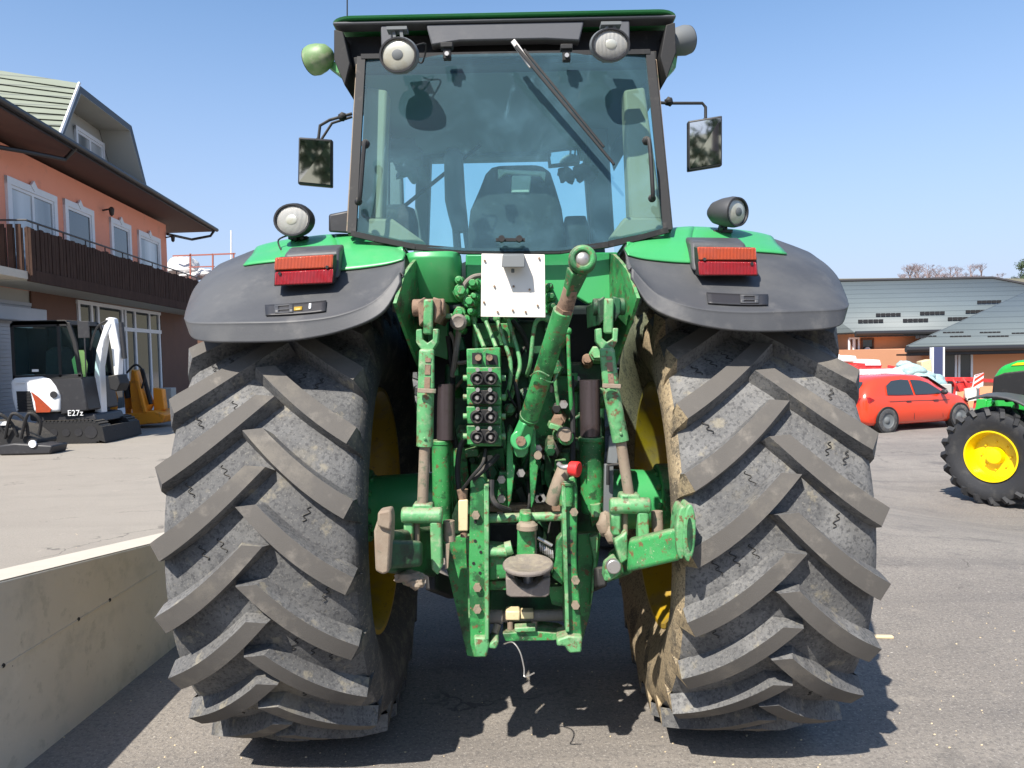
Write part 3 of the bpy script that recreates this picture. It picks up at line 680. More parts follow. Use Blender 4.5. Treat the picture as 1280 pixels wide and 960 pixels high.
f = MB(); f.prism([T(622, 211, 3.53), T(682, 214, 3.53), T(681, 226, 3.53), T(676, 219, 3.53), T(632, 216, 3.53), T(623, 223, 3.53)], (0, .04, 0)); f.prism([T(640, 219, 3.53), T(664, 219, 3.53), T(662, 241, 3.53), T(639, 241, 3.53)], (0, .03, 0)); f.build('seat_cover', 'paleseat', so, bevel=.006)
f = MB(); f.bb((-.25, 3.55, 2.0), (.25, 4.1, 2.14)); f.build('seat_cushion', 'seat', trac, bevel=.04)
f = MB(); loft(f, [sec(566, 586, 290, 3.75, .04), sec(560, 584, 268, 3.75, .05), sec(556, 582, 250, 3.75, .05), sec(555, 579, 200, 3.75, .05), sec(557, 576, 190, 3.75, .04), sec(560, 572, 186, 3.75, .02)]); f.tube([T(570, 286, 3.75), T(572, 312, 3.75)], .02); f.tube([T(582, 286, 3.75), T(585, 310, 3.75)], .016); f.build('padded_column', 'cabgrey', trac, sharp=60)  # grey padded column standing inside the cab
f = MB(); loft(f, [sec(470, 524, 312, 3.6, .05), sec(470, 523, 280, 3.6, .06), sec(474, 518, 262, 3.6, .05), sec(480, 505, 257, 3.6, .03)]); loft(f, [sec(703, 737, 318, 3.7, .05), sec(703, 736, 285, 3.7, .06), sec(706, 732, 272, 3.7, .05)]); f.build('side_console', 'seat', trac, sharp=60)
f = MB(); f.prism([T(684, 188, 3.9), T(724, 183, 3.9), T(725, 204, 3.9), T(686, 208, 3.9)], (0, .05, 0)); f.build('monitor', 'blackplastic', trac, bevel=.005)
f = MB(); f.prism([T(687, 191, 3.89), T(721, 187, 3.89), T(722, 201, 3.89), T(689, 205, 3.89)], (0, .008, 0)); f.build('monitor_screen', 'mirror', trac)
f = MB(); f.ball(T(707, 219, 4.0), .045, (1, .5, 1), jit=.6, jf=2); f.ball(T(730, 216, 4.1), .06, (1.3, .4, .9), jit=.5); f.tube([T(707, 222, 4), T(706, 204, 3.95)], .008); f.build('hanging_plush', 'seat', trac)
f = MB(); f.ball(T(515, 212, 4.2), .09, (1.0, .4, .7), jit=.8, jf=2.2); f.ball(T(500, 190, 4.2), .12, (1, .4, .6), jit=.5); f.build('cab_blobs', 'cabgrey', trac)  # two lumpy grey shapes behind the left of the rear window
f = MB(); f.bar(T(496, 304, 4.4), T(490, 120, 4.5), .10, .06); f.bar(T(754, 304, 4.2), T(742, 110, 4.3), .13, .06); f.build('front_cab_post', 'cabgrey', trac, bevel=.02)
# grab handles on the rear posts, glass hinges, knobs, latch
for pts in ([(457, 180, 3.0), (455, 183, 2.98), (450, 245, 2.96), (448, 252, 3.0)], [(808, 176, 3.02), (812, 180, 2.98), (816, 240, 2.96), (815, 248, 3.0)]):
    f = MB(); f.tube([T(*p) for p in pts], .009, 8); c = T(*pts[0]); f.ball(c, .018, nu=10, nv=8); f.ball(T(*pts[-1]), .016, nu=10, nv=8); f.build('window_strut', 'black', trac)
for px, py in ((559, 68), (708, 70)):
    f = MB(); c = T(px, py, 3.08); f.box(c, (.032, .03, .045)); f.box(c + Vector((0, -.005, .03)), (.05, .04, .02)); o = f.build('glass_hinge', 'black', trac, bevel=.003)
    f = MB(); f.cyl(c + Vector((0, -.018, -.006)), c + Vector((0, -.026, -.006)), .009, n=10); f.build('hinge_bolt', 'steel', o)
f = MB()
for px in (627, 649):
    c = T(px, 298, 2.93); f.cyl(c, c + Vector((0, .03, 0)), .013, n=14)
f.bar(T(620, 300, 2.95), T(656, 300, 2.95), .02, .012); f.build('window_latch', 'black', trac)
# wiper
f = MB(); f.bar(T(641, 51, 3.05), T(665, 84, 3.03), .014, .022); w_ = f.build('rear_wiper', 'steel', trac, bevel=.003)
f = MB(); f.bar(T(645, 58, 3.04), T(768, 206, 2.96), .022, .014, .016, .010); f.bar(T(655, 62, 3.03), T(755, 184, 2.97), .010, .010); f.build('wiper_blade', 'black', w_, bevel=.002)

# white plate + number plate lamp
f = MB(); f.prism([T(602, 317, 2.86), T(681, 318, 2.86), T(682, 397, 2.86), T(601, 396, 2.86)], (0, .008, 0)); wp = f.build('plate', 'whiteplate', trac, bevel=.002)
f = MB()
for px, py in ((606, 326), (674, 323), (618, 358), (662, 362), (605, 378), (672, 382), (641, 388), (622, 390), (657, 390), (642, 358)):
    c = T(px, py, 2.858); f.cyl(c, c + Vector((0, -.005, 0)), .0045, n=8)
f.each('plate_screw', 'rust', wp)
f = MB(); f.hexa([T(627, 334, 2.79), T(656, 334, 2.79), T(655, 332, 2.86), T(628, 332, 2.86), T(628, 319, 2.80), T(656, 319, 2.80), T(655, 317, 2.86), T(629, 317, 2.86)]); f.cyl(T(641, 336, 2.83), T(641, 341, 2.83), .007, n=8); f.build('number_plate_lamp', 'cabgrey', trac, bevel=.004)
# mudguard side bracket at left of the window
f = MB(); f.hexa([T(411, 290, 3.1), T(440, 292, 3.1), T(440, 292, 3.2), T(411, 290, 3.2), T(411, 268, 3.1), T(441, 262, 3.1), T(441, 262, 3.2), T(411, 268, 3.2)]); f.build('cab_bracket', 'blackplastic', trac, bevel=.008)

# ---- mirrors
def mirror(pc, arm, clamp, sg, sec_arm=None):
    q = [T(*p) for p in pc]; f = MB(); f.prism(q, (0, .035, 0)); f.bar(lerp(q[0], q[1], .5) + Vector((0, .02, .0)), T(*arm[-1]), .014, .014)
    mo = f.build('mirror', 'blackplastic', trac, bevel=.012, seg=3)
    c = sum(q, Vector()) / 4; g = MB(); gq = [c + (p - c) * .90 + Vector((0, -.003, 0)) for p in q]; g.prism(gq, (0, .004, 0)); g.build('mirror_glass', 'mirror', mo)
    a = MB(); a.tube([T(*p) for p in arm], .008, 8, False)
    if sec_arm: a.tube([T(*p) for p in sec_arm], .007, 8, False)
    a.ball(T(*clamp), .022, nu=10, nv=8, jit=.3); a.build('mirror_arm', 'black', mo)
mirror([(373, 171, 3.785), (415, 174, 3.825), (415, 234, 3.855), (372, 230, 3.815)], [(440, 142, 3.85), (412, 150, 3.85), (400, 157, 3.85), (398, 174, 3.84)], (428, 146, 3.85), -1, [(440, 146, 3.85), (415, 154, 3.85), (402, 174, 3.84)])
mirror([(860, 151, 3.825), (903, 144, 3.785), (903, 207, 3.815), (860, 214, 3.855)], [(818, 128, 3.85), (838, 129, 3.85), (878, 129, 3.85), (882, 134, 3.85), (882, 148, 3.84)], (836, 127, 3.85), 1)
# ================================================================== REAR LINKAGE AND HYDRAULICS OF THE TRACTOR
def PR(pts, Y): return [T(x, y, Y) for x, y in pts]
def plate(name, pts, Y, th, m_='greenworn', bevel=.004, parent=trac):
    f = MB(); f.prism(PR(pts, Y), (0, th, 0)); return f.build(name, m_, parent, bevel=bevel)
# cab lower rear panels
f = MB(); f.prism(PR([(582, 318), (772, 315), (772, 376), (735, 380), (722, 372), (700, 378), (690, 392), (582, 398)], 3.06), (0, .06, 0)); f.build('rear_panel', 'green', trac, bevel=.006)
f = MB(); loft(f, [sec(511, 576, 380, 3.12, .10, 20), sec(509, 577, 350, 3.08, .12, 20), sec(508, 577, 326, 3.06, .13, 20), sec(509, 576, 319, 3.06, .12, 20)]); f.build('rear_tank', 'green', trac, sharp=50, bevel=.004)
f = MB(); f.prism(PR([(505, 318), (560, 318), (560, 450), (530, 440), (512, 400)], 3.2), (0, .06, 0)); f.build('rear_panel', 'green', trac, bevel=.004)
f = MB(); f.prism(PR([(757, 318), (775, 318), (776, 400), (757, 410)], 3.16), (0, .05, 0)); f.build('rear_panel', 'green', trac, bevel=.004)
# centre housing
f = MB(); f.prism(PR([(556, 455), (755, 452), (757, 560), (748, 668), (560, 670), (553, 560)], 3.22), (0, .4, 0))
f.prism(PR([(590, 560), (632, 560), (632, 640), (590, 640)], 3.12), (0, .12, 0)); f.prism(PR([(680, 560), (722, 560), (722, 640), (680, 640)], 3.12), (0, .12, 0))
f.prism(PR([(600, 400), (700, 400), (712, 470), (598, 470)], 3.16), (0, .10, 0))
hs = f.build('gear_housing', 'greendark', trac, bevel=.015)
f = MB()
random.seed(3)
for k in range(26):
    px = random.uniform(590, 740); py = random.uniform(455, 640); c = T(px, py, 3.215 if not (590 < px < 632 or 680 < px < 722) or py < 562 else 3.115)
    f.cyl(c, c + Vector((0, -.018, 0)), random.uniform(.010, .017), n=6)
f.each('housing_bolt', 'steel', hs)
plate('cover_plate', [(660, 470), (722, 466), (722, 556), (668, 560)], 3.19, .03, 'greenworn')
plate('cover_plate', [(681, 566), (712, 566), (712, 612), (690, 620), (680, 600)], 3.09, .03, 'greenworn')
plate('cover_plate', [(588, 566), (630, 560), (634, 636), (588, 636)], 3.10, .03, 'greenworn')
# axle tubes with bright end flanges
for sg in (-1, 1):
    z = T(640, 628, 3.4).z
    f = MB(); f.cyl((sg * .18, 3.42, z), (sg * .70, 3.42, z), .155, .13, 30); f.build('axle_housing', 'green', trac)
    f = MB(); f.cyl((sg * .66, 3.40, z), (sg * .80, 3.40, z), .165, n=36)
    for k in range(10):
        a = 2 * math.pi * k / 10; c = Vector((sg * .66, 3.40 + .13 * math.cos(a), z + .13 * math.sin(a))); f.cyl(c, c - Vector((sg * .02, 0, 0)), .014, n=6)
    f.build('axle_flange', 'greenworn', trac, bevel=.008)
# rockshaft arms and lift links
def boltset(f, pts, Y, r=.013, h=.02):
    for px, py in pts:
        c = T(px, py, Y); f.cyl(c, c + Vector((0, -h, 0)), r, n=6)
def liftlink(side, o, tube_top, tube_bot, rod_bot, clev):
    ox, oy = o
    Yt, Yb = 2.70, 2.72
    # arm from rockshaft
    f = MB(); f.prism(PR([(522 + ox, 376 + oy), (531 + ox, 371 + oy), (532 + ox, 400 + oy), (524 + ox, 408 + oy)], 2.70), (0, .42, 0)); f.prism(PR([(541 + ox, 371 + oy), (551 + ox, 374 + oy), (551 + ox, 392 + oy), (543 + ox, 404 + oy)], 2.70), (0, .42, 0))
    f.cyl(T(516 + ox, 385 + oy, 2.74), T(556 + ox, 384 + oy, 2.74), .032, n=20); f.build('lift_arm', 'rust' if side < 0 else 'greendark', trac, bevel=.005)
    f = MB(); f.bar(T(536 + ox, 374 + oy, 2.69), T(535 + ox, 418 + oy, 2.70), .034, .03); lk = f.build('lift_link', 'greenpale', trac, bevel=.007)
    # fork
    f = MB(); f.prism(PR([(520 + ox, 412 + oy), (527 + ox, 411 + oy), (528 + ox, 424 + oy), (534 + ox, 429 + oy), (541 + ox, 424 + oy), (541 + ox, 411 + oy), (548 + ox, 411 + oy), (547 + ox, 428 + oy), (541 + ox, 438 + oy), (527 + ox, 438 + oy), (520 + ox, 428 + oy)], 2.68), (0, .05, 0)); f.build('fork', 'greenpale', lk, bevel=.004)
    # slotted body : two rails + bridges
    a = (524 + ox, 436 + oy); f = MB()
    tx, ty = tube_top
    f.hexa([T(tx - 11, ty, 2.66), T(tx + 10, ty, 2.66), T(tx + 10, ty, 2.73), T(tx - 11, ty, 2.73), T(a[0], a[1], 2.66), T(a[0] + 19, a[1], 2.66), T(a[0] + 19, a[1], 2.73), T(a[0], a[1], 2.73)])
    f.build('link_body', 'greenpale', lk, bevel=.010, seg=3)
    f = MB(); cx0 = 535 + ox; cx1 = tx
    for s0, s1 in ((.22, .32), (.38, .62), (.68, .98)):
        x0 = cx0 + (cx1 - cx0) * s0; x1 = cx0 + (cx1 - cx0) * s1; y0 = a[1] + (ty - a[1]) * s0; y1 = a[1] + (ty - a[1]) * s1
        f.prism([T(x0 - 3, y0, 2.656), T(x0 + 4, y0, 2.656), T(x1 + 4, y1, 2.656), T(x1 - 3, y1, 2.656)], (0, .01, 0))
    f.each('slot', 'rust', lk)
    f = MB(); f.bar(T(tx - 11, ty, 2.645), T(tx + 12, ty + 1, 2.645), .012, .016); f.build('link_collar', 'rustpale', lk, bevel=.002)
    f = MB(); f.cyl(T(tx - 1, ty + 2, 2.70), T(tube_bot[0], tube_bot[1], 2.70), .031, .031, 24); c = T(tube_bot[0], tube_bot[1] - 10, 2.668); f.cyl(c, c + Vector((0, -.006, 0)), .006, n=8); f.build('link_tube', 'greenpale', lk, bevel=.003)
    f = MB(); f.cyl(T(tube_bot[0], tube_bot[1], 2.70), T(*rod_bot, 2.71), .020, n=20); f.build('threaded_rod', 'rustpale', lk)
    # lower clevis
    cx, cy = clev
    f = MB()
    f.prism(PR([(cx - 13, cy - 22), (cx + 11, cy - 22), (cx + 14, cy - 6), (cx + 24, cy + 2), (cx - 26, cy + 2), (cx - 16, cy - 6)], 2.68), (0, .07, 0))
    f.cyl(T(cx - 27, cy - 8, 2.69), T(cx + 24, cy - 8, 2.69), .030, n=18)
    f.prism(PR([(cx - 25, cy), (cx - 13, cy), (cx - 13, cy + 30), (cx - 24, cy + 30)], 2.68), (0, .06, 0))
    f.prism(PR([(cx + 8, cy), (cx + 22, cy), (cx + 24, cy + 56), (cx + 18, cy + 68), (cx + 10, cy + 60)], 2.67), (0, .06, 0))
    f.build('clevis', 'greenpale', lk, bevel=.008)
    f = MB(); f.cyl(T(cx - 8, cy, 2.72), T(cx - 8, cy + 28, 2.72), .012, n=12); f.prism(PR([(cx + 28, cy + 28), (cx + 33, cy + 28), (cx + 31, cy + 58), (cx + 27, cy + 60)], 2.70), (0, .03, 0)); f.cyl(T(cx + 32, cy - 1, 2.74), T(cx + 33, cy + 24, 2.74), .022, n=12); f.each('clevis_pin', 'rustpale', lk)
liftlink(-1, (0, 0), (533, 488), (531, 558), (528, 634), (529, 652))
liftlink(1, (225, -1), (764, 482), (776, 552), (787, 624), (789, 640))
# lift cylinders
for a, b_, c, d in (((558, 480), (557, 549), (551, 552), (553, 652)), ((737, 475), (738, 545), (739, 548), (741, 640))):
    f = MB(); f.cyl(T(*a, 2.95), T(*b_, 2.95), .041 if a[0] > 600 else .036, n=28); cy = f.build('lift_cylinder', 'chrome', trac)
    f = MB(); f.cyl(T(*c, 2.95), T(*d, 2.98), .048 if a[0] > 600 else .036, .046 if a[0] > 600 else .040, 28); f.cyl(T(c[0], c[1] - 2, 2.95), T(c[0], c[1] + 4, 2.95), .052 if a[0] > 600 else .038, n=28); f.build('cylinder_barrel', 'greenworn', cy, bevel=.004)
# remote valve block
vb = MB(); vb.prism(PR([(583, 436), (625, 434), (627, 558), (587, 558)], 2.78), (0, .30, 0)); vb = vb.build('valve_block', 'greenworn', trac, bevel=.004)
for i, (y0, y1) in enumerate(((460, 483), (485, 506), (509, 530), (533, 556))):
    f = MB(); f.prism(PR([(583, y0 - 1), (626, y0 - 1), (627, y1), (584, y1)], 2.765), (0, .02, 0)); s_ = f.build('valve_section', 'greenworn', vb, bevel=.004)
    f = MB(); cx, cyy = 605, (y0 + y1) / 2 + 1; pts = []
    for k in range(24):
        a = 2 * math.pi * k / 24; pts.append((cx + 17.5 * abs(math.cos(a)) ** .7 * math.copysign(1, math.cos(a)), cyy + 8.6 * abs(math.sin(a)) ** .8 * math.copysign(1, math.sin(a))))
    f.prism(PR(pts, 2.742), (0, .03, 0))
    for dx in (-8.5, 8.5):
        f.lathe([(0, .024), (-.016, .024), (-.018, .018), (-.004, .017), (-.004, 0)], T(cx + dx, cyy + 1, 2.742), (0, 1, 0), 18)
    f.build('coupler', 'black', vb, bevel=.002)
    f = MB()
    for dx in (-8.5, 8.5):
        c = T(cx + dx, cyy + 1, 2.735); f.cyl(c, c + Vector((0, -.012, 0)), .010, .006, 12); c = T(cx + dx * .9, y0 + 2, 2.74); f.cyl(c, c + Vector((0, -.02, 0)), .008, n=8)
    f.each('coupler_tip', 'steel', vb)
    f = MB(); c = T(579, cyy, 2.80); f.cyl(c, T(584, cyy, 2.80), .012, n=10); f.cyl(T(627, cyy, 2.82), T(632, cyy, 2.82), .012, n=10); f.each('side_fitting', 'greenpale', vb)
f = MB(); f.prism(PR([(590, 441), (602, 441), (602, 455), (590, 455)], 2.772), (0, .02, 0)); f.prism(PR([(607, 441), (621, 444), (622, 456), (607, 456)], 2.772), (0, .02, 0)); f.each('top_port', 'black', vb)
f = MB()
for px in (598, 612): c = T(px, 447, 2.77); f.cyl(c, c + Vector((0, -.02, 0)), .012, n=12)
f.each('coupler_tip', 'rust', vb)
# steel oil pipes
pipes = [[(588, 392, 3.0), (597, 414, 2.95), (605, 434, 2.88)], [(606, 398, 2.98), (613, 416, 2.95), (620, 434, 2.9)], [(621, 398, 3.0), (630, 426, 2.96), (638, 452, 2.94), (637, 480, 2.94), (630, 500, 2.96)],
         [(634, 396, 3.02), (644, 428, 2.98), (650, 455, 2.96), (645, 476, 2.96), (638, 500, 2.98)], [(592, 400, 3.02), (596, 440, 3.0)], [(684, 398, 2.95), (672, 400, 2.92), (667, 414, 2.92), (663, 452, 2.94), (658, 470, 3.0)],
         [(710, 414, 2.92), (712, 470, 2.92), (716, 540, 2.95)], [(699, 430, 3.0), (694, 470, 3.0), (700, 520, 3.05)]]
for p in pipes:
    f = MB(); f.tube([T(*q) for q in p], .0085, 10); f.ball(T(*p[0]), .016, nu=8, nv=6); f.build('oil_pipe', 'greenpale' if p[0][0] != 710 else 'greenworn', trac)
# valve fittings cluster left of the plate
random.seed(11)
f = MB()
for px, py, r in ((578, 365, .035), (588, 378, .03), (576, 392, .028), (592, 356, .028), (575, 352, .02), (594, 372, .02), (577, 412, .018), (583, 400, .022), (590, 390, .018), (688, 372, .022), (690, 384, .02), (686, 360, .018)):
    f = MB(); c = T(px, py, 3.0); f.cyl(c, c + Vector((0, -.07, 0)), r, r * .85, 10); f.cyl(c + Vector((0, -.07, 0)), c + Vector((0, -.10, 0)), r * .55, n=6); f.cyl(c + Vector((0, .1, 0)), c, r * 1.2, n=6); f.build('valve_fitting', 'greenworn', trac, bevel=.003)
f = MB(); f.lathe([(0, .032), (-.05, .032), (-.06, .022), (-.05, .0)], T(574, 403, 2.92), (0, 1, 0), 16); f.tube([T(604, 344, 2.95), T(590, 347, 2.93), T(580, 358, 2.93), T(582, 374, 2.95)], .010); f.tube([T(574, 410, 2.94), T(570, 440, 2.95), T(566, 470, 3.0)], .012); f.tube([T(563, 416, 2.98), T(568, 428, 2.96), T(571, 452, 2.98), T(585, 452, 2.9)], .008); f.each('hose', 'hookgrey', trac)
plate('bracket_bar', [(556, 392), (566, 392), (566, 398), (556, 398)], 2.92, .1, 'greenpale')
plate('bracket_bar', [(566, 400), (573, 402), (574, 470), (568, 470)], 2.98, .03, 'greenworn')
# black hoses hanging
for p in ([(583, 548, 2.9), (575, 560, 2.86), (572, 590, 2.86), (575, 620, 2.85)], [(607, 562, 2.8), (603, 580, 2.76), (590, 596, 2.76), (578, 612, 2.8)], [(622, 570, 2.85), (612, 580, 2.8), (590, 600, 2.78)],
          [(615, 600, 2.8), (615, 620, 2.78), (622, 632, 2.76), (637, 638, 2.8)], [(560, 420, 3.0), (566, 470, 3.02), (564, 520, 3.0), (570, 560, 2.98)], [(700, 395, 3.0), (697, 440, 3.02), (690, 490, 3.05)], [(640, 400, 3.05), (655, 420, 3.05), (668, 460, 3.08)],
          [(714, 470, 2.95), (716, 530, 2.93), (716, 575, 2.9)], [(762, 560, 2.9), (761, 600, 2.88), (758, 640, 2.88)]):
    f = MB(); f.tube([T(*q) for q in p], .011 if p[0][0] != 607 else .007, 8); f.build('hydraulic_hose', 'black', trac)
# top link : ball eye, neck, barrel, fork eye in bracket
ey = T(728, 325, 2.42); lo = T(652, 545, 2.86)
f = MB(); ring = []
n = 28
f.lathe([(-.030, .024), (-.030, .040), (-.018, .046), (.018, .046), (.030, .040), (.030, .024), (-.030, .024)], ey, (0.05, 1, -.1), 32)
f.bar(T(722, 338, 2.44), T(712, 368, 2.49), .062, .045, .040, .038); tl = f.build('top_link', 'greenworn', trac, bevel=.005)
f = MB(); f.ball(ey + Vector((0, -.012, 0)), .027, (1, .7, 1), 20, 14); f.build('ball_eye', 'steel', tl)
f = MB(); f.cyl(T(714, 360, 2.48), T(706, 388, 2.53), .026, .028, 20); f.cyl(T(707, 383, 2.52), T(705, 390, 2.535), .033, n=6); f.build('link_neck', 'rust', tl)
f = MB(); f.cyl(T(704, 388, 2.53), T(662, 520, 2.80), .035, .036, 28); f.cyl(T(662, 520, 2.80), T(658, 528, 2.82), .040, .030, 28); f.build('link_barrel', 'greenworn', tl, bevel=.003)
f = MB(); f.tube([T(686, 470, 2.64), T(673, 464, 2.62), T(663, 470, 2.66)], .003); f.tube([T(676, 473, 2.6), T(690, 478, 2.66), T(697, 468, 2.72)], .003); f.each('wire_tie', 'greenpale', tl)
f = MB(); f.bar(T(659, 526, 2.80), T(651, 552, 2.84), .050, .04, .072, .05); f.cyl(T(651, 550, 2.80), T(651, 550, 2.90), .04, n=24); f.prism(PR([(641, 556), (661, 556), (660, 566), (655, 572), (646, 572), (642, 566)], 2.84), (0, .03, 0)); f.build('link_eye', 'green', tl, bevel=.006)
f = MB(); c = T(651, 551, 2.80); f.cyl(c, c + Vector((0, -.012, 0)), .019, n=16); f.build('link_pin', 'rust', tl)
for x0, x1 in ((634, 640), (663, 669)):
    plate('link_bracket', [(x0, 540), (x0 + 3, 536), (x1 + 1, 540), (x1 + 1, 580), (x1 + 4, 583), (x1 - 1, 626), (x0 + 1, 636), (x0 - 1, 580)], 2.84, .20, 'greenworn')
plate('link_bracket', [(624, 590), (634, 590), (634, 636), (621, 636)], 2.92, .04, 'greenworn')
f = MB(); boltset(f, [(627, 598), (627, 622), (672, 568), (673, 622), (677, 621), (651, 590), (704, 505), (700, 543), (672, 560)], 2.91, .017, .03); f.each('housing_bolt', 'steel', hs)
# red cap, quick coupling, curved pipe
f = MB(); f.cyl(T(712, 585, 2.72), T(724, 587, 2.70), .026, .030, 20); f.build('red_cap', 'redcap', trac, bevel=.006)
f = MB(); f.tube([T(698, 580, 2.75), T(704, 584, 2.73), T(712, 583, 2.72)], .010); f.build('coupling_ring', 'steel', trac)
f = MB(); f.tube([T(706, 584, 2.82), T(698, 604, 2.8), T(690, 628, 2.82)], .028, 12); f.build('curved_pipe', 'rustpale', trac)
f = MB(); f.cyl(T(708, 600, 2.80), T(708, 632, 2.80), .028, n=14); f.cyl(T(708, 602, 2.80), T(708, 606, 2.80), .034, n=14); f.cyl(T(703, 540, 2.9), T(708, 548, 2.82), .022, .03, 12); f.each('filter_body', 'greenworn', trac, bevel=.003)
f = MB(); c = T(706, 543, 2.84); f.cyl(c, c + Vector((0, -.04, 0)), .030, .024, 14); c = T(672, 568, 2.86); f.cyl(c, c + Vector((0, -.03, 0)), .016, n=10); f.each('brass_plug', 'rustpale', trac)
# ---- pickup hitch frame
rails = [(((588, 598), (603, 596), (610, 606), (611, 800), (608, 822), (592, 822), (588, 806), (586, 700)), 2.80), (((702, 598), (718, 596), (722, 610), (721, 700), (728, 795), (726, 816), (708, 814), (708, 780), (704, 700)), 2.80)]
hf = None
for pts, Y in rails:
    o = plate('hitch_rail', pts, Y, .10, 'greenworn', .006); hf = hf or o
    x0 = sum(p[0] for p in pts) / len(pts)
for pts in ([(605, 606), (611, 606), (611, 800), (606, 800)], [(702, 606), (707, 606), (712, 790), (707, 790)]):
    plate('rail_flange', pts, 2.77, .14, 'greenpale', .003, hf)
f = MB(); boltset(f, [(595, 643), (597, 733), (597, 760), (717, 639), (719, 724), (719, 755)], 2.80, .016, .022); f.each('rail_bolt', 'rustpale', hf)
f = MB()
for px, py in ((594, 676), (601, 690), (592, 704), (600, 716), (594, 652), (713, 660), (714, 676), (713, 690), (712, 706)):
    c = T(px, py, 2.799); f.cyl(c, c + Vector((0, -.002, 0)), .006, n=10)
f.build('rail_hole', 'black', hf)
for pts in ([(553, 672), (588, 668), (590, 700), (590, 800), (598, 822), (584, 820), (556, 700)], [(722, 668), (751, 666), (748, 700), (737, 770), (724, 815), (722, 780)]):
    plate('side_plate', pts, 3.0, .02, 'greenworn', .003)
for pts in ([(582, 672), (589, 672), (590, 790), (586, 790)], [(737, 672), (748, 668), (745, 720), (738, 760), (742, 700)]):
    plate('side_plate_edge', pts, 2.96, .05, 'greenpale', .004)
f = MB(); f.cyl(T(608, 648, 2.84), T(706, 645, 2.84), .018, n=16); f.build('cross_bar', 'greenpale', hf)
plate('cross_bar', [(610, 632), (704, 630), (704, 640), (610, 640)], 2.95, .06, 'rust', .004, hf)
f = MB(); f.prism(PR([(650, 640), (664, 640), (668, 664), (670, 702), (646, 702), (647, 664)], 2.80), (0, .06, 0)); f.cyl(T(658, 640, 2.80), T(658, 652, 2.80), .022, n=14); ps = f.build('hitch_post', 'greenworn', hf, bevel=.006)
f = MB(); f.cyl(T(659, 655, 2.78), T(659, 662, 2.78), .040, n=24); f.cyl(T(659, 652, 2.78), T(659, 656, 2.78), .028, .040, 24); f.build('hitch_collar', 'rustpale', hf, bevel=.003)
f = MB(); f.cyl(T(666, 662, 2.83), T(667, 702, 2.83), .014, n=10); f.build('hitch_rod', 'rustpale', hf)
plate('hitch_block', [(610, 682), (634, 684), (634, 694), (640, 696), (640, 716), (634, 724), (611, 726)], 2.82, .08, 'greenworn', .008, hf)
f = MB(); f.cyl(T(612, 690, 2.80), T(634, 690, 2.80), .018, n=14); f.cyl(T(632, 686, 2.79), T(640, 684, 2.79), .026, n=14); f.build('hitch_handle', 'greenpale', hf)
plate('hitch_block', [(696, 676), (703, 668), (704, 732), (690, 722), (694, 700)], 2.82, .06, 'greenworn', .006, hf)
# spring
sp = [];
for k in range(60):
    a = k * .75; t = k / 59; c = lerp(T(674, 682, 2.84), T(692, 694, 2.84), t); sp.append(c + Vector((0, math.cos(a) * .018, math.sin(a) * .018)))
f = MB(); f.tube(sp, .004, 6, False); f.tube([T(672, 672, 2.82), T(690, 682, 2.82)], .007); f.build('hitch_spring', 'steel', hf)
# hook cup
f = MB(); K = 20; top = []; 
c0 = T(660, 704, 2.72)
f.lathe([(.0, .094), (.012, .096), (.016, .085), (.008, .055), (.0, .0)], c0 - Vector((0, 0, .012)), (0, -.12, 1), 28)
f.prism(PR([(632, 722), (642, 724), (648, 733), (658, 737), (670, 733), (679, 724), (688, 722), (687, 744), (682, 747), (638, 747), (633, 744)], 2.70), (0, .10, 0))
f.prism(PR([(633, 704), (640, 708), (644, 724), (632, 722)], 2.72), (0, .08, 0)); f.prism(PR([(687, 704), (681, 708), (678, 724), (688, 722)], 2.72), (0, .08, 0))
f.build('drawbar_hook', 'hookgrey', hf, bevel=.006)
f = MB(); f.cyl(T(660, 706, 2.78), T(660, 730, 2.78), .020, n=16); f.build('hook_pin', 'steel', hf)
plate('hook_recess', [(640, 708), (681, 708), (680, 740), (640, 740)], 2.83, .02, 'black', 0, hf)  # black plate painted in for the dark hollow of the hook
f = MB(); f.cyl(T(610, 771, 2.9), T(706, 769, 2.9), .022, n=18); f.cyl(T(612, 771, 2.88), T(628, 771, 2.88), .028, n=18); f.build('drawbar_tube', 'hookgrey', hf)
plate('drawbar_clamp', [(632, 764), (650, 764), (650, 776), (632, 776)], 2.86, .06, 'cream', .006, hf)
plate('drawbar_clamp', [(651, 765), (667, 765), (667, 774), (651, 774)], 2.87, .05, 'cream', .004, hf)
f = MB(); f.cyl(T(638, 776, 2.88), T(638, 786, 2.88), .012, n=10); f.cyl(T(668, 776, 2.88), T(668, 786, 2.88), .012, n=10); f.cyl(T(618, 792, 2.84), T(622, 781, 2.86), .014, n=10); f.each('drawbar_pin', 'rustpale', hf)
plate('lower_cross_plate', [(628, 792), (668, 789), (700, 792), (708, 797), (692, 801), (632, 802)], 2.84, .12, 'greenworn', .004, hf)
plate('lower_cross_plate', [(643, 785), (669, 784), (670, 790), (644, 791)], 2.82, .05, 'greenpale', .004, hf)
for pts in ([(592, 797), (608, 797), (612, 806), (608, 822), (595, 822)], [(696, 800), (710, 795), (728, 796), (727, 816), (712, 817), (706, 808), (696, 808)], [(612, 805), (620, 799), (624, 803), (620, 812), (611, 811)]):
    plate('rail_foot', pts, 2.77, .12, 'greenpale', .007, hf)
f = MB(); f.tube([T(630, 805, 2.86), T(641, 803, 2.82), (T(650, 815, 2.8)), T(655, 835, 2.79), T(656, 846, 2.78), T(668, 841, 2.76)], .003, 6); f.build('hanging_wire', 'steel', hf)
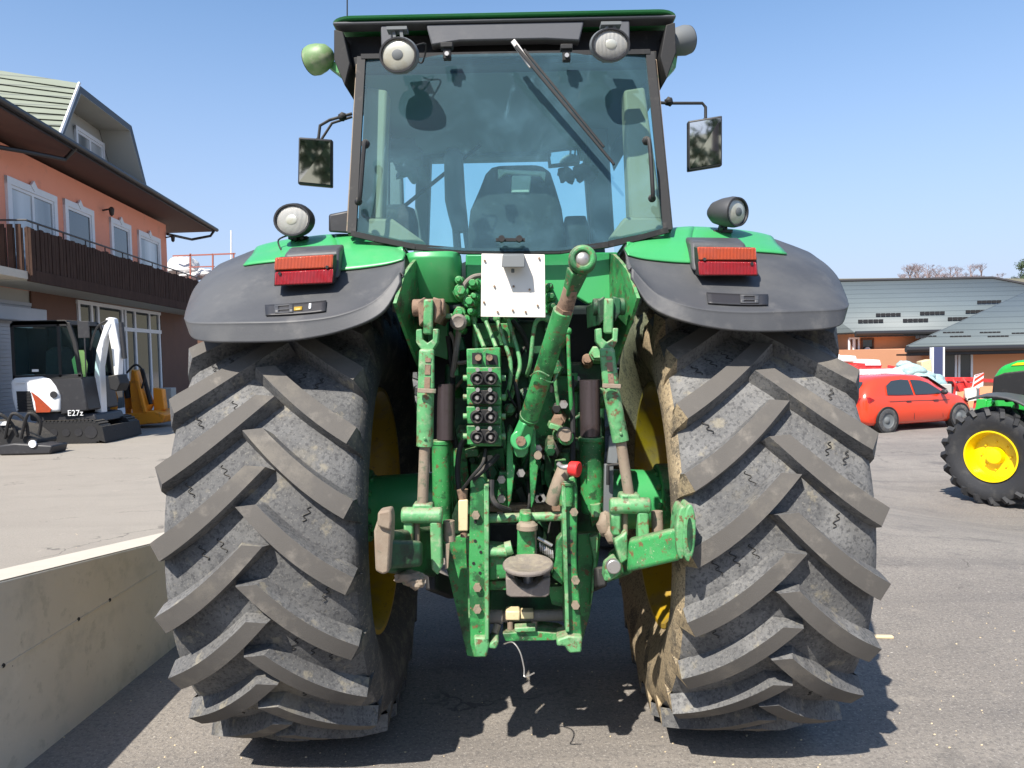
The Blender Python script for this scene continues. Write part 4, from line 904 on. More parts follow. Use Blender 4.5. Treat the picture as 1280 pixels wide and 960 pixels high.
# PTO stub area, dark centre
f = MB(); f.lathe([(0, .10), (-.06, .10), (-.07, .08), (-.02, .07), (-.02, 0)], T(658, 668, 3.05), (0, 1, 0), 24); f.cyl(T(658, 668, 3.05), T(658, 668, 2.9), .025, n=12); f.build('power_take_off', 'greendark', trac)
# ---- lower link arms
f = MB(); f.hexa([T(480, 716, 2.48), T(484, 716, 2.60), T(548, 722, 3.0), T(545, 722, 2.90), T(480, 668, 2.48), T(484, 662, 2.60), T(548, 655, 3.0), T(545, 660, 2.90)]); f.hexa([T(480, 712, 2.50), T(528, 708, 2.56), T(528, 708, 2.62), T(480, 712, 2.60), T(480, 674, 2.50), T(528, 676, 2.56), T(528, 676, 2.62), T(480, 674, 2.60)])
la = f.build('lower_link', 'greendark', trac, bevel=.015, seg=3)
f = MB(); f.prism([T(x, y, 2.46) for x, y in ((467, 664), (471, 652), (478, 640), (488, 642), (489, 660), (486, 716), (478, 719), (469, 714))], (0, .09, 0)); f.prism([T(x, y, 2.44) for x, y in ((472, 640), (488, 637), (490, 650), (488, 664), (471, 658))], (0, .07, 0)); f.build('link_hook', 'rustpale', la, bevel=.008)
f = MB(); c = T(513, 722, 2.62); f.ball(c, .035, (1.6, .7, .7), jit=.5); f.ball(T(520, 729, 2.6), .024, (1.2, .8, .8), jit=.5); f.each('stabiliser_joint', 'rustpale', la)
f = MB(); f.hexa([T(783, 716, 2.60), T(852, 700, 2.48), T(850, 698, 2.60), T(786, 712, 2.75), T(786, 676, 2.60), T(852, 658, 2.48), T(850, 657, 2.60), T(786, 672, 2.75)]); f.hexa([T(755, 730, 3.0), T(790, 716, 2.70), T(792, 716, 2.78), T(758, 728, 3.06), T(760, 690, 3.0), T(790, 674, 2.70), T(792, 674, 2.78), T(762, 688, 3.06)])
lb = f.build('lower_link', 'greenworn', trac, bevel=.014, seg=3)
c = T(862, 667, 2.46); pts = []
for k in range(28):
    a = 2 * math.pi * k / 28; pts.append(c + Vector((.022 * math.cos(a) + .004 * math.sin(a), 0, .098 * math.sin(a))))
f = MB(); f.prism(pts, (0, .10, 0)); pts2 = [c + (p - c) * .93 + Vector((-.022, .01, 0)) for p in pts]; f.prism(pts2, (0, .10, 0)); f.build('link_eye_ring', 'greenpale', lb, bevel=.008)
pts = [c + Vector((.009 * math.cos(2 * math.pi * k / 20), -.004, .055 * math.sin(2 * math.pi * k / 20))) for k in range(20)]
f = MB(); f.prism(pts, (0, .02, 0)); f.build('eye_bore', 'greendark', lb)
f = MB(); f.prism(PR([(757, 708), (770, 698), (775, 706), (774, 720), (762, 727), (755, 727)], 2.62), (0, .08, 0)); f.prism(PR([(768, 676), (784, 664), (786, 700), (776, 706)], 2.66), (0, .08, 0)); f.each('stabiliser_block', 'greenpale', lb, bevel=.008)
f = MB(); c = T(766, 706, 2.615); f.cyl(c, c + Vector((0, -.03, 0)), .026, n=16); f.build('stabiliser_pin', 'steel', lb, bevel=.004)
f = MB(); f.bar(T(761, 580, 2.88), T(759, 670, 2.88), .035, .03); f.bar(T(768, 545, 2.90), T(765, 580, 2.88), .04, .03); f.build('check_chain_rod', 'cabgrey', trac, bevel=.004)
f = MB(); f.tube([T(760, 606, 2.84), T(760, 582, 2.84), T(776, 580, 2.84)], .007, 8, False); f.build('retaining_clip', 'black', trac)
f = MB(); f.ball(T(757, 655, 2.82), .03, (1, .8, 1.6), jit=.4); f.ball(T(765, 668, 2.8), .024, (1, .8, 1.5), jit=.4); f.each('rusty_joint', 'rustpale', trac)
for sg in (-1, 1):
    f = MB(); f.bar((sg * .30, 3.35, .62), (sg * .34, 2.9, .80), .04, .09, .04, .08); f.build('draft_arm', 'black', trac, bevel=.01)
# cream reflector tube
f = MB(); f.hexa([T(573, 664, 2.80), T(585, 664, 2.80), T(585, 664, 2.85), T(573, 664, 2.85), T(573, 625, 2.80), T(585, 624, 2.80), T(585, 624, 2.85), T(573, 625, 2.85)]); f.build('cream_block', 'cream', trac, bevel=.005)
f = MB(); f.cyl(T(578, 612, 2.82), T(579, 624, 2.82), .022, .017, 12); f.cyl(T(580, 665, 2.82), T(580, 671, 2.82), .014, n=10); f.each('block_cap', 'rust', trac)
plate('side_stay', [(562, 548), (566, 548), (567, 640), (560, 655), (558, 640)], 3.0, .04, 'greenworn')
plate('side_stay', [(728, 590), (735, 600), (748, 650), (740, 660)], 3.02, .04, 'greenworn')
f = MB(); f.cyl(T(744, 630, 2.92), T(746, 645, 2.92), .022, n=12); f.build('stay_boss', 'greenpale', trac)

# castings, bosses and unions crowding the back of the housing
rnd = random.Random(21)
for k in range(64):
    px = rnd.uniform(562, 748); py = rnd.uniform(402, 640); Y = rnd.uniform(3.0, 3.18)
    if 583 < px < 630 and py < 560: continue
    c = T(px, py, Y); m_ = rnd.choice(['greenworn', 'greendark', 'greendark', 'black', 'greenworn', 'greenpale', 'rust']); f = MB(); k_ = rnd.random()
    if k_ < .45: r = rnd.uniform(.014, .034); f.lathe([(.12, r * 1.3), (.0, r * 1.3), (0, r), (-.02, r), (-.02, 0)], c, (rnd.uniform(-.3, .3), 1, rnd.uniform(-.3, .3)), rnd.choice([6, 14])); nm = 'boss'
    elif k_ < .75: f.box(c, (rnd.uniform(.02, .07), .12, rnd.uniform(.02, .09)), Matrix.Rotation(rnd.uniform(-.4, .4), 3, 'Y')); nm = 'casting_rib'
    else: q = c + Vector((rnd.uniform(-.08, .08), rnd.uniform(-.05, .02), rnd.uniform(-.16, .16))); f.tube([c + Vector((0, .06, 0)), c, q, q + Vector((0, .08, 0))], rnd.uniform(.006, .012), 8); nm = 'short_hose'
    f.build(nm, m_, trac, bevel=.004)

rnd = random.Random(33)
for px, py in ((607, 562), (632, 470), (642, 470), (660, 600), (690, 640), (600, 655)):
    f = MB(); c = T(px, py, 2.98); f.tube([c, c + Vector((rnd.uniform(-.05, .05), -.05, -.08)), c + Vector((rnd.uniform(-.08, .08), -.02, -.16)), c + Vector((rnd.uniform(-.05, .05), .08, -.22))], rnd.uniform(.004, .009), 8); f.build('hydraulic_hose', 'black', trac)

plate('shade_plate', [(612, 738), (706, 736), (706, 764), (612, 766)], 3.0, .25, 'greendark', .01)  # dark plates added behind the rails to stand in for shade
plate('shade_plate', [(612, 655), (648, 655), (648, 684), (612, 684)], 2.98, .1, 'black', .004)
plate('frame_plate', [(612, 726), (640, 726), (640, 738), (612, 738)], 2.86, .04, 'greenworn', .004)
plate('frame_plate', [(684, 734), (705, 732), (707, 760), (690, 756)], 2.88, .04, 'greenworn', .004)
plate('frame_plate', [(560, 560), (583, 560), (586, 596), (566, 640), (556, 640)], 3.08, .04, 'greenworn', .004)
plate('frame_plate', [(590, 404), (640, 404), (650, 436), (628, 432), (590, 434)], 3.05, .04, 'greenworn', .004)
# ================================================================== THE YARD
def gz(x, y):
    return -0.58 * sst(2.2, 6.5, x) * sst(4.5, 9.5, y) + .012 * noise.noise(Vector((x * .5, y * .5, 0))) * sst(4.5, 8, y)
def axis(lims):
    out = []
    for a, b_, st in lims:
        k = a
        while k < b_ - 1e-6: out.append(k); k += st
    return out + [lims[-1][1]]
xsn = axis([(-900, -100, 160), (-100, -20, 10), (-20, 30, .5), (30, 100, 10), (100, 900, 160)])
ysn = axis([(-300, -20, 40), (-20, 0, 4), (0, 30, .5), (30, 100, 10), (100, 900, 160)])
f = MB(); f.grid([[Vector((x, y, gz(x, y) if not (abs(x) > 90 or y > 90) else -.58 * (x > 4))) for x in xsn] for y in ysn])
struct(f, 'ground', 'asphalt', merge=0, sharp=80)
# hills behind
def hillz(x, y): return 26.3 * sst(110, 290, y) * (1 + .10 * math.sin(x * .011 + 1)) + noise.noise(Vector((x * .02, y * .02, 3))) * 1.2 * sst(80, 150, y)
f = MB(); f.grid([[Vector((x, y, hillz(x, y) - 1.2)) for x in range(-500, 700, 20)] for y in range(60, 620, 14)])
struct(f, 'hills', 'hill')
f = MB(); f.grid([[Vector((x, y, 6 * sst(-25, -90, y) - .8 if y < -25 else -.8)) for x in range(-120, 125, 8)] for y in range(-140, -20, 8)])
struct(f, 'hills', 'hill')

# bare hilltop trees
def bare_tree(seed, h, spread=.45):
    rnd = random.Random(seed); f = MB()
    def br(p, d, L, r, lev):
        q = p + d * L; f.cyl(p, q, r, r * .6, 5 if lev == 0 else 3, caps=False)
        if lev >= 5: return
        for k in range(3 if lev < 4 else 4):
            n = (d + Vector((rnd.uniform(-1, 1), rnd.uniform(-1, 1), rnd.uniform(-.3, .8))) * spread * 1.5).normalized()
            br(p + d * L * rnd.uniform(.55, 1), n, L * rnd.uniform(.62, .8), r * .55, lev + 1)
    br(Vector((0, 0, 0)), Vector((0, 0, 1)), h * .30, h * .022, 0)
    return f
pro = []
for s in range(3):
    e = empty('bare_tree', label='bare brown tree in the row on the hilltop behind the grey roofs', cat='tree', group='bare trees on the far hilltop')
    bare_tree(50 + s, 7.0).build('crown', 'bark', e, merge=0)
    f = MB(); f.cyl((0, 0, -1), (0, 0, 2.2), .16, .12, 6); f.build('trunk', 'bark', e); pro.append(e)
def copy_tree(o, parent=None):
    c = o.copy(); COL.objects.link(c); c.parent = parent
    for ch in list(o.children): copy_tree(ch, c)
    return c
rnd = random.Random(5)
for i in range(40):
    px = 1128 + i * 3.0 + rnd.uniform(-2, 2) if i < 34 else 1240 + (i - 34) * 8; Y = rnd.uniform(290, 330)
    x = T(px, 350, Y).x; o = pro[i] if i < 3 else copy_tree(pro[i % 3])
    o.location = (x, Y, hillz(x, Y) - 1.3); o.rotation_euler.z = rnd.uniform(0, 6); k = rnd.uniform(1.0, 1.45); o.scale = (k * 1.5, k * 1.5, k * (1.0 if 1130 < px < 1240 else .8))
def leafy(name, loc, h, w, seed, m_, **k):
    e = empty(name, loc, **k); rnd = random.Random(seed); f = MB(); loc = Vector(loc)
    cl = [(Vector((rnd.uniform(-.5, .5) * w * (1 - t * .7), rnd.uniform(-.5, .5) * w * (1 - t * .7), h * (.18 + .8 * t))), rnd.uniform(.10, .2) * h) for t in [rnd.random() for _ in range(26)]]
    for c, r in cl:
        for _ in range(70):
            d = Vector((rnd.gauss(0, 1), rnd.gauss(0, 1), rnd.gauss(0, 1))).normalized() * r * rnd.uniform(.5, 1); s = h * .03
            a = Vector((rnd.uniform(-1, 1), rnd.uniform(-1, 1), rnd.uniform(-1, 1))).normalized() * s; b_ = d.normalized().cross(a) 
            p = loc + c + d; f.add([p - a, p + b_ * .6, p + a, p - b_ * .6], [(0, 1, 2, 3)])
    f.build('crown', m_, e, merge=0); t = MB(); t.cyl(loc, loc + Vector((0, 0, h * .8)), h * .03, h * .008, 7); t.build('trunk', 'bark', e)
x = T(1275, 352, 280).x
leafy('evergreen_tree', (x + 2, 280, hillz(x, 280) - 4.0), 10, 10.0, 4, 'needle', label='dark green evergreen tree at the right edge of the hilltop', cat='tree')
for i, (x, y, h, lb) in enumerate(((-9, -16, 7, 'tall evergreen tree behind the photographer on the left'), (-4, -24, 8, 'evergreen tree furthest behind the photographer'), (7, -18, 5, 'evergreen tree behind the photographer on the right'), (13, -22, 9, 'evergreen tree behind the photographer, far right'), (-14, -20, 9, 'broad sky blocking evergreen tree added behind the photographer, far left'), (2, -19, 8, 'broad sky blocking evergreen tree added straight behind the photographer'), (-19, -13, 8, 'sky blocking evergreen tree added behind the photographer beside the far left edge'), (19, -15, 8, 'sky blocking evergreen tree added behind the photographer beside the far right edge'))):  # trees out of view for the mirrors; row extended to block sky light
    leafy('evergreen_tree', (x, y, -.2), h, h * .95, 20 + i, 'needle', label=lb, cat='tree')

# ------------------------------------------------------------------ concrete wall at the left
A = G(33, 958); B = G(204, 820); dw = (B - A).normalized(); A0 = A - dw * 4.2; B0 = B + dw * 1.6
def topz(px, py, P): # height seen at px,py in the vertical plane of the wall
    n = Vector((dw.y, -dw.x, 0)); return hit(px, py, A, n)
q0, q1 = topz(0, 712, A), topz(197, 672, A)
def zt(P):
    t = (P - q0).dot(dw) / (q1 - q0).dot(dw); return q0.z + (q1.z - q0.z) * t
n = Vector((-dw.y, dw.x, 0))
wt = .22
za, zb2 = min(1.35, zt(A0)), zt(B0)
f = MB(); P = [A0, B0, B0 + n * wt, A0 + n * wt]
c1 = (A0 + (B0 - A0) * .5)
f.hexa([Vector((p.x, p.y, -.1)) for p in P] + [Vector((p.x, p.y, z)) for p, z in zip(P, (za, zb2, zb2, za))])
we = empty('concrete_wall', (A.x, A.y, 0), label='low grey cast concrete wall with sloping top beside the left tractor tyre', cat='wall')
wo = f.build('wall_panel', 'concrete', we, bevel=.008)
f = MB(); f.hexa([Vector((p.x, p.y, z + .0005)) + (n * (.004 if k in (0, 1) else -.004)) for k, (p, z) in enumerate(zip(P, (za, zb2, zb2, za)))] + [Vector((p.x, p.y, z + .004)) + (n * (.004 if k in (0, 1) else -.004)) for k, (p, z) in enumerate(zip(P, (za, zb2, zb2, za)))])
f.build('wall_top', 'concretetop', wo, merge=0)
# form-board seam and tie holes (standing 2 mm proud / sunk plugs)
f = MB(); s0 = hit(-60, 872, A, n); s1 = hit(196, 714, A, n)
f.bar(s0 - n * .0015, s1 - n * .0015, .004, .005); f.build('board_seam', 'concrete', wo, merge=0)
f = MB()
for px, py in ((4, 832), (98, 774), (137, 750)):
    c = hit(px, py, A, n); f.cyl(c - n * .0005, c - n * .004, .010, .008, 12)
f.each('tie_hole', 'black', wo)
# small piece of wood on the yard
c = G(1103, 797); f = MB(); f.bar(c - Vector((.055, .0, -.008)), c + Vector((.055, -.012, .008)), .03, .014); tag(f.build('wood_offcut', 'wood', bevel=.003), 'small pale wooden offcut lying on the asphalt right of the tractor', 'wood offcut')
# pebbles / crumbs
rnd = random.Random(9); f = MB()
for i in range(420):
    px = rnd.uniform(-40, 1320); py = rnd.uniform(650, 1000); c = G(px, py, 0)
    if c.y > 5 and c.x > 2: continue
    f.ball((c.x, c.y, .002), rnd.uniform(.002, .0055), (1, rnd.uniform(.6, 1), .6), 6, 4, jit=.5)
tag(f.build('gravel', 'wood', merge=0), 'loose pale grit scattered over the asphalt', 'grit', kind='stuff')

# ================================================================== HOUSE ON THE LEFT
C0 = T(217, 520, 27.0); C0.z = 0
u = Vector((.119, -.993, 0)).normalized(); nn = Vector((-u.y, u.x, 0))
if nn.x < 0: nn = -nn
def F(t, o, z): return C0 + u * t + nn * o + Vector((0, 0, z))
def HF(px, py, off=0.0):
    p = hit(px, py, C0 + nn * off, nn); d = p - C0; return d.dot(u), p.z
house = empty('house', F(5, 0, 0), label='two storey orange house with dark wooden balcony and steep tiled roof', cat='house')
def hb(f, t0, t1, o0, o1, z0, z1):
    f.hexa([F(t0, o0, z0), F(t1, o0, z0), F(t1, o1, z0), F(t0, o1, z0), F(t0, o0, z1), F(t1, o0, z1), F(t1, o1, z1), F(t0, o1, z1)]); return f
TE = 13.5
zs = HF(100, 232)[1]      # soffit height
zbb = HF(232, 387, 1.15)[1]; zbt = HF(140, 318, 1.15)[1]
f = MB(); hb(f, 0, TE, -8, 0, zbb, zs + .1); wl = f.build('upper_wall', 'stucco', house, merge=0)
f = MB(); hb(f, .02, TE, -8, -.04, -.1, zbb); f.build('ground_floor_wall', 'greywall', house, merge=0)
# windows
def window(px0, px1, pyt, zb_, name='window', split=2, off=0.0, m_='greyglass', parent=house, sur=.16):
    t1, ztp = HF(px0, pyt, off); t0, _ = HF(px1, pyt, off); fr = MB()
    hb(fr, t0, t0 + sur, off, off + .06, zb_, ztp); hb(fr, t1 - sur, t1, off, off + .06, zb_, ztp); hb(fr, t0, t1, off + .001, off + .063, ztp - sur, ztp + .001); hb(fr, t0, t1, off + .001, off + .08, zb_ - .08, zb_)
    i0, i1 = t0 + sur, t1 - sur; w = .07
    hb(fr, i0, i0 + w, off, off + .035, zb_, ztp - sur); hb(fr, i1 - w, i1, off, off + .035, zb_, ztp - sur); hb(fr, i0, i1, off, off + .036, ztp - sur - w, ztp - sur)
    for k in range(1, split): c = i0 + (i1 - i0) * k / split; hb(fr, c - w * .7, c + w * .7, off, off + .034, zb_, ztp - sur)
    if name == 'window':
        c = (t0 + t1) / 2; fr.prism([F(c - .14, off + .03, ztp), F(c, off + .03, ztp + .14), F(c + .14, off + .03, ztp), F(c, off + .03, ztp - .12)], nn * .05)
    o = fr.build(name, 'white', parent, merge=0)
    g = MB(); hb(g, i0, i1, off, off + .012, zb_, ztp - sur); g.build('pane', m_, o, merge=0); return o
window(5, 67, 219, zbb + .2); window(78, 114, 248, zbb + .2, split=1, m_='darkglass'); window(136, 161, 271, zbb + .2, split=1, m_='darkglass'); window(171, 198, 287, zbb + .2, split=1)
# wall lamps
for px, py in ((128, 263), (207, 297)):
    t, z = HF(px, py); f = MB(); f.bar(F(t, 0, z), F(t, .25, z + .05), .04, .04); f.lathe([(0, .03), (-.05, .08), (-.22, .06), (-.26, .02)], F(t, .25, z + .1), (0, 0, 1), 8); f.build('wall_lamp', 'gutter', house)
# ground floor: shutter, shop front, doors
t1, _ = HF(0, 400); t0, _ = HF(39, 400); f = MB()
for k in range(36): hb(f, t0, TE - .5, -.03, .012 + .012 * (k % 2), .02 + k * .085, .10 + k * .085)
f.build('roller_shutter', 'shutter', house, merge=0)
t1, _ = HF(40, 400); t0, _ = HF(112, 400); f = MB(); hb(f, t0, t1, -.03, .012, .02, zbb); f.build('brown_panel', 'brownwall', house, merge=0)
f = MB(); t0b, _ = HF(41, 400); hb(f, t0b - .05, TE - .5, -.02, .30, HF(20, 402)[1], HF(20, 385)[1]); f.build('shutter_box', 'shutter', house, bevel=.02)
sx = [112, 121, 150, 158, 170, 184, 195, 199]
tt = [HF(px, 400)[0] for px in sx]; ztp = zbb - .04; zmid = HF(160, 412)[1]
f = MB()
for px in (97, 113, 121, 151, 155, 167, 185, 197):
    t, _ = HF(px, 400); hb(f, t - .06, t + .06, 0, .06, 0, ztp)
hb(f, HF(199, 400)[0], HF(95, 400)[0], .001, .065, ztp - .1, ztp); hb(f, HF(199, 400)[0], HF(119, 400)[0], .001, .066, zmid - .06, zmid + .06); hb(f, HF(199, 400)[0], HF(119, 400)[0], .001, .066, 0, .25)
hb(f, HF(168, 400)[0] , HF(157, 400)[0], .001, .06, 0, .9)
sf = f.build('shop_front', 'white', house, merge=0)
g = MB(); hb(g, HF(198, 400)[0], HF(96, 400)[0], -.03, .02, .1, ztp - .05); g.build('pane', 'darkglass', sf, merge=0)
f = MB(); hb(f, -3.2, HF(200, 400)[0], -.03, .02, 0, zbb + .05); f.build('brown_panel', 'brownwall', house, merge=0)
# balcony: slab, boards, rail
tn, _ = HF(33, 330, 1.15); tf = -1.6
f = MB(); hb(f, tf, tn, 0, 1.15, zbb, zbb + .16); bal = f.build('balcony_slab', 'greywall', house, bevel=.01)
f = MB(); hb(f, tf, tn, 1.15, 1.22, zbb - .02, zbb + .22); f.build('balcony_beam', 'brownwood', bal, merge=0)
f = MB(); t = tf; rnd = random.Random(2)
while t < tn: w = rnd.uniform(.10, .15); hb(f, t, t + w, 1.17, 1.195 + rnd.uniform(0, .012), zbb + .1, zbt + rnd.uniform(-.03, .02)); t += w + .035
o = 0.02
while o < 1.15: hb(f, tn - .03, tn, o, o + .12, zbb + .1, zbt - .02); hb(f, tf, tf + .03, o, o + .12, zbb + .1, zbt - .02); o += .16
hb(f, tf, tn, 1.14, 1.165, zbb + .22, zbb + .30); hb(f, tf, tn, 1.14, 1.165, zbt - .2, zbt - .12)
f.build('balcony_boards', 'brownwood', bal, merge=0)
f = MB(); f.tube([F(tf, 1.18, zbt + .13), F(tn, 1.18, zbt + .13), F(tn, .02, zbt + .13)], .022, 6, False); t = tf
while t <= tn: f.tube([F(t, 1.18, zbt - .1), F(t, 1.18, zbt + .13)], .015, 5, False); t += 1.1
f.build('balcony_rail', 'gutter', bal)
# second balcony piece that turns towards the camera at the left edge
f = MB(); hb(f, tn, TE, 0, 1.17, zbb + .02, zbb + .18); b2 = f.build('balcony_slab', 'concretetop', house, merge=0)
f = MB(); o = .02
while o < 1.1: hb(f, tn - .01, tn + .02, o, o + .10, zbb + .18, zbt + .05); o += .16
f.build('balcony_boards', 'brownwood', b2, merge=0)
# eave with soffit and gutter
te = HF(268, 290, 1.0)[0]; zg = HF(150, 216, 1.0)[1]
print('house', zs, zg, zbb, zbt, te, tn)
f = MB(); f.hexa([F(te, 1.0, zg - .10), F(TE, 1.0, zg - .10), F(TE, -8, zs - .02), F(te, -8, zs - .02), F(te, 1.0, zg - .02), F(TE, 1.0, zg - .02), F(TE, -8, zs + .15), F(te, -8, zs + .15)]); ev = f.build('soffit', 'soffit', house, merge=0)
f = MB(); f.tube([F(te - .1, 1.07, zg - .02), F(TE, 1.07, zg - .02)], .075, 10, False); hb(f, te, TE, .98, 1.02, zg - .13, zg + .02); f.tube([F(te + .15, 1.05, zg - .05), F(te + .2, .9, zg - .30), F(te + .6, .3, zg - .5), F(.06, .06, zg - .62)], .05, 8, False); f.tube([F(9.35, 1.05, zg - .05), F(9.4, .8, zg - .35), F(10.4, .5, zg - .45), F(11.6, .1, zg - .6)], .05, 8, False); f.build('gutter', 'gutter', ev)
# cross gable: truncated steep roof whose tiled slope faces the camera
ta, zA = HF(183, 236, .9); tb_, zB = HF(160, 157, .7); tc, zC = HF(93, 106, .7); td, zD = HF(70, 167, .9)
zBC = (zB + zC) / 2; zft = zg - .02
out = [(ta, zft), (tb_, zBC), (tc, zBC), (td, zft)]
inn = [(ta + .18, zft), (tb_ + .14, zBC - .18), (tc - .10, zBC - .18), (td - .16, zft)]
q = [F(t, .95 if k in (0, 3) else .80, z) for k, (t, z) in enumerate(out)] + [F(t, .95 if k in (0, 3) else .80, z) for k, (t, z) in enumerate(inn)]
r_ = [p - nn * 9 + Vector((0, 0, 1.3 if k in (1, 2, 5, 6) else 0)) for k, p in enumerate(q)]
f = MB()
for a, b_ in ((0, 1), (1, 2), (2, 3)): f.hexa([q[a], q[b_], q[b_ + 4], q[a + 4], r_[a], r_[b_], r_[b_ + 4], r_[a + 4]])
do = f.build('gable_roof', 'gutter', house, merge=0)
f = MB(); n9 = (r_[3] - q[3]); sl_ = (q[2] - q[3]); nrm = Vector((0, 0, 0)) + u * .02
NT = 10
for k in range(NT):
    a_ = q[3] + sl_ * (k / NT) + u * .10; b_ = q[3] + sl_ * ((k + 1) / NT + .02) + u * .03; ar = r_[3] + (r_[2] - r_[3]) * (k / NT) + u * .10; br = r_[3] + (r_[2] - r_[3]) * ((k + 1) / NT + .02) + u * .03
    f.hexa([a_, ar, ar - u * .05, a_ - u * .05, b_, br, br - u * .02, b_ - u * .02])
f.build('tiles', 'shingle', do, merge=0)
f = MB(); q2 = [p - nn * .85 for p in q[4:]]; f.prism(q2, -nn * .1); f.build('gable_wall', 'greywall', do, merge=0)
f = MB()
for a, b_ in ((4, 5), (5, 6), (6, 7)): f.hexa([q[a], q[b_], q[b_] - nn * .84, q[a] - nn * .84] + [p + (q[4] + (q[7] - q[4]) * .5 + Vector((0, 0, .8)) - p).normalized() * .012 for p in (q[a], q[b_], q[b_] - nn * .84, q[a] - nn * .84)])
f.build('gable_soffit', 'greywall', do, merge=0)
f = MB(); f.prism([F(td + .12, .97, zft), F(tc + .10, .83, zBC + .03), F(tc + .02, .83, zBC + .03), F(td + .02, .97, zft)], nn * .04); f.build('verge_board', 'white', do)
dw0 = HF(126, 190, .02); dw1 = HF(90, 150, .02)
window(92, 127, 156, zg + .1, name='dormer_window', split=2, off=.02, parent=house, sur=.10, m_='greyglass')

# neighbour terrace behind the house corner: low wall with red edge, white tarp bundle, red railing, thin mast
Yt = 33
f = MB(); f.prism([T(200, 352, Yt), T(300, 352, Yt), Vector((T(300, 352, Yt).x, Yt, 0)), Vector((T(200, 352, Yt).x, Yt, 0))], (0, 6, 0)); tag(f.build('garage', 'brownwall', merge=0), 'low brown flat roofed garage behind the balcony house', 'garage')
tb = empty('tarp_bundle', T(232, 350, Yt + 1), label='crumpled white tarpaulin bundle on the flat garage roof', cat='tarpaulin')
f = MB(); f.ball(T(230, 335, Yt + 1), .62, (1.1, .8, .9), 20, 14, jit=.5, jf=1.6); f.ball(T(252, 343, Yt + 1), .35, (1.7, .8, .7), 18, 12, jit=.5, jf=1.6); f.ball(T(236, 345, Yt + .8), .35, (1.5, .8, .7), 18, 12, jit=.5); f.build('sheet', 'tarp', tb)
f = MB()
for px in (238, 266, 292): f.bar(T(px, 352, Yt + .3), T(px, 317, Yt + .3), .06, .06)
f.bar(T(216, 320, Yt + .3), T(294, 317, Yt + .3), .06, .06); f.bar(T(236, 334, Yt + .3), T(268, 333, Yt + .3), .05, .05); tag(f.build('railing', 'brownred'), 'rust red railing of metal bars on the flat garage roof', 'railing')
f = MB(); f.tube([T(289, 352, Yt + .6), T(289, 288, Yt + .6)], .035, 6, False); tag(f.build('mast', 'white'), 'thin white mast above the red roof railing', 'mast')

# ================================================================== MINI EXCAVATOR (local frame: x forward, z up)
EL = G(14, 556); EL.z = 0; EY = EL.y; ES = FPX / EY
ex = empty('mini_excavator', (0, 0, 0), label='white and black mini excavator with orange red flash parked before the shutter', cat='excavator')
def X(px, py): return ((px - 14) / ES, (557 - py) / ES)
def ep(f, pts, y0, y1, dx=0): f.prism([(X(*p)[0] + dx, y0, X(*p)[1]) for p in pts], (0, y1 - y0, 0)); return f
f = MB(); ep(f, [(12, 478), (17, 472), (52, 471), (62, 474), (70, 484), (74, 500), (73, 517), (17, 517), (13, 500)], -.72, .55); f.build('engine_hood', 'white', ex, bevel=.07, seg=4)
f = MB(); 
for k in range(7): ep(f, [(21, 492 + k * 3.6), (38 + k * .5, 492 + k * 3.6), (38 + k * .5, 494.4 + k * 3.6), (21, 494.4 + k * 3.6)], -.74, -.715)
ep(f, [(20, 490), (37, 490), (41, 516), (22, 516)], -.727, -.70); f.build('grille', 'black', ex)
f = MB(); ep(f, [(39, 491), (48, 498), (63, 513), (61, 517), (44, 517), (43, 504)], -.735, -.71); f.build('orange_flash', 'orangelens', ex)
f = MB(); c = Vector((X(67, 495)[0], -.73, X(67, 495)[1])); f.cyl(c, c + Vector((0, -.02, 0)), .07, n=18); f.build('filler_cap', 'blackplastic', ex)
f = MB(); ep(f, [(60, 474), (102, 474), (108, 516), (73, 521), (74, 495)], -.70, .5); f.build('cab_base', 'blackplastic', ex, bevel=.03)
f = MB()
for y in (-.70, .45):
    for pts in ([(15, 474), (19, 474), (19, 405), (15, 405)], [(14, 410), (88, 410), (86, 403), (18, 402)], [(73, 474), (77, 474), (77, 405), (73, 405)], [(84, 404), (90, 406), (97, 430), (102, 474), (97, 474), (92, 432)], [(15, 470), (102, 470), (102, 476), (15, 476)]): ep(f, pts, y, y + .05)
ep(f, [(14, 408), (88, 408), (84, 402), (20, 402)], -.70, .5); cab = f.build('cab', 'black', ex, bevel=.01)
f = MB(); ep(f, [(19, 410), (73, 410), (73, 470), (19, 470)], -.685, -.68); ep(f, [(77, 410), (87, 410), (95, 435), (98, 470), (77, 470)], -.685, -.68); f.build('pane', 'glassclear', cab, merge=0)
f = MB(); ep(f, [(16, 410), (18, 410), (18, 470), (16, 470)], -.65, .45); ep(f, [(19, 410), (88, 410), (97, 470), (19, 470)], .46, .462); f.build('pane', 'darkglass', cab, merge=0)
f = MB(); ep(f, [(40, 474), (62, 474), (60, 440), (54, 434), (42, 440)], -.3, .2); f.build('seat', 'seat', ex, bevel=.04)
f = MB(); ep(f, [(83, 452), (92, 440), (96, 458), (94, 474), (86, 470)], -.5, -.3); f.build('safety_vest', 'vest', ex)
f = MB(); ep(f, [(20, 480), (31, 480), (31, 478), (20, 478)], -.75, -.73); ep(f, [(40, 466), (48, 466), (48, 463), (40, 463)], -.70, -.69); f.each('label_plate', 'white', ex)
f = MB(); ep(f, [(60, 517), (112, 521), (116, 532), (60, 532), (30, 528), (30, 517)], -.6, .5); f.build('undercarriage', 'blackplastic', ex, bevel=.03)
text_mesh('model_mark', 'E27z', .17, 'white', ex, Matrix.Translation((X(92, 520)[0], -.71, X(92, 519)[1])) @ Matrix.Rotation(R(90), 4, 'X'))
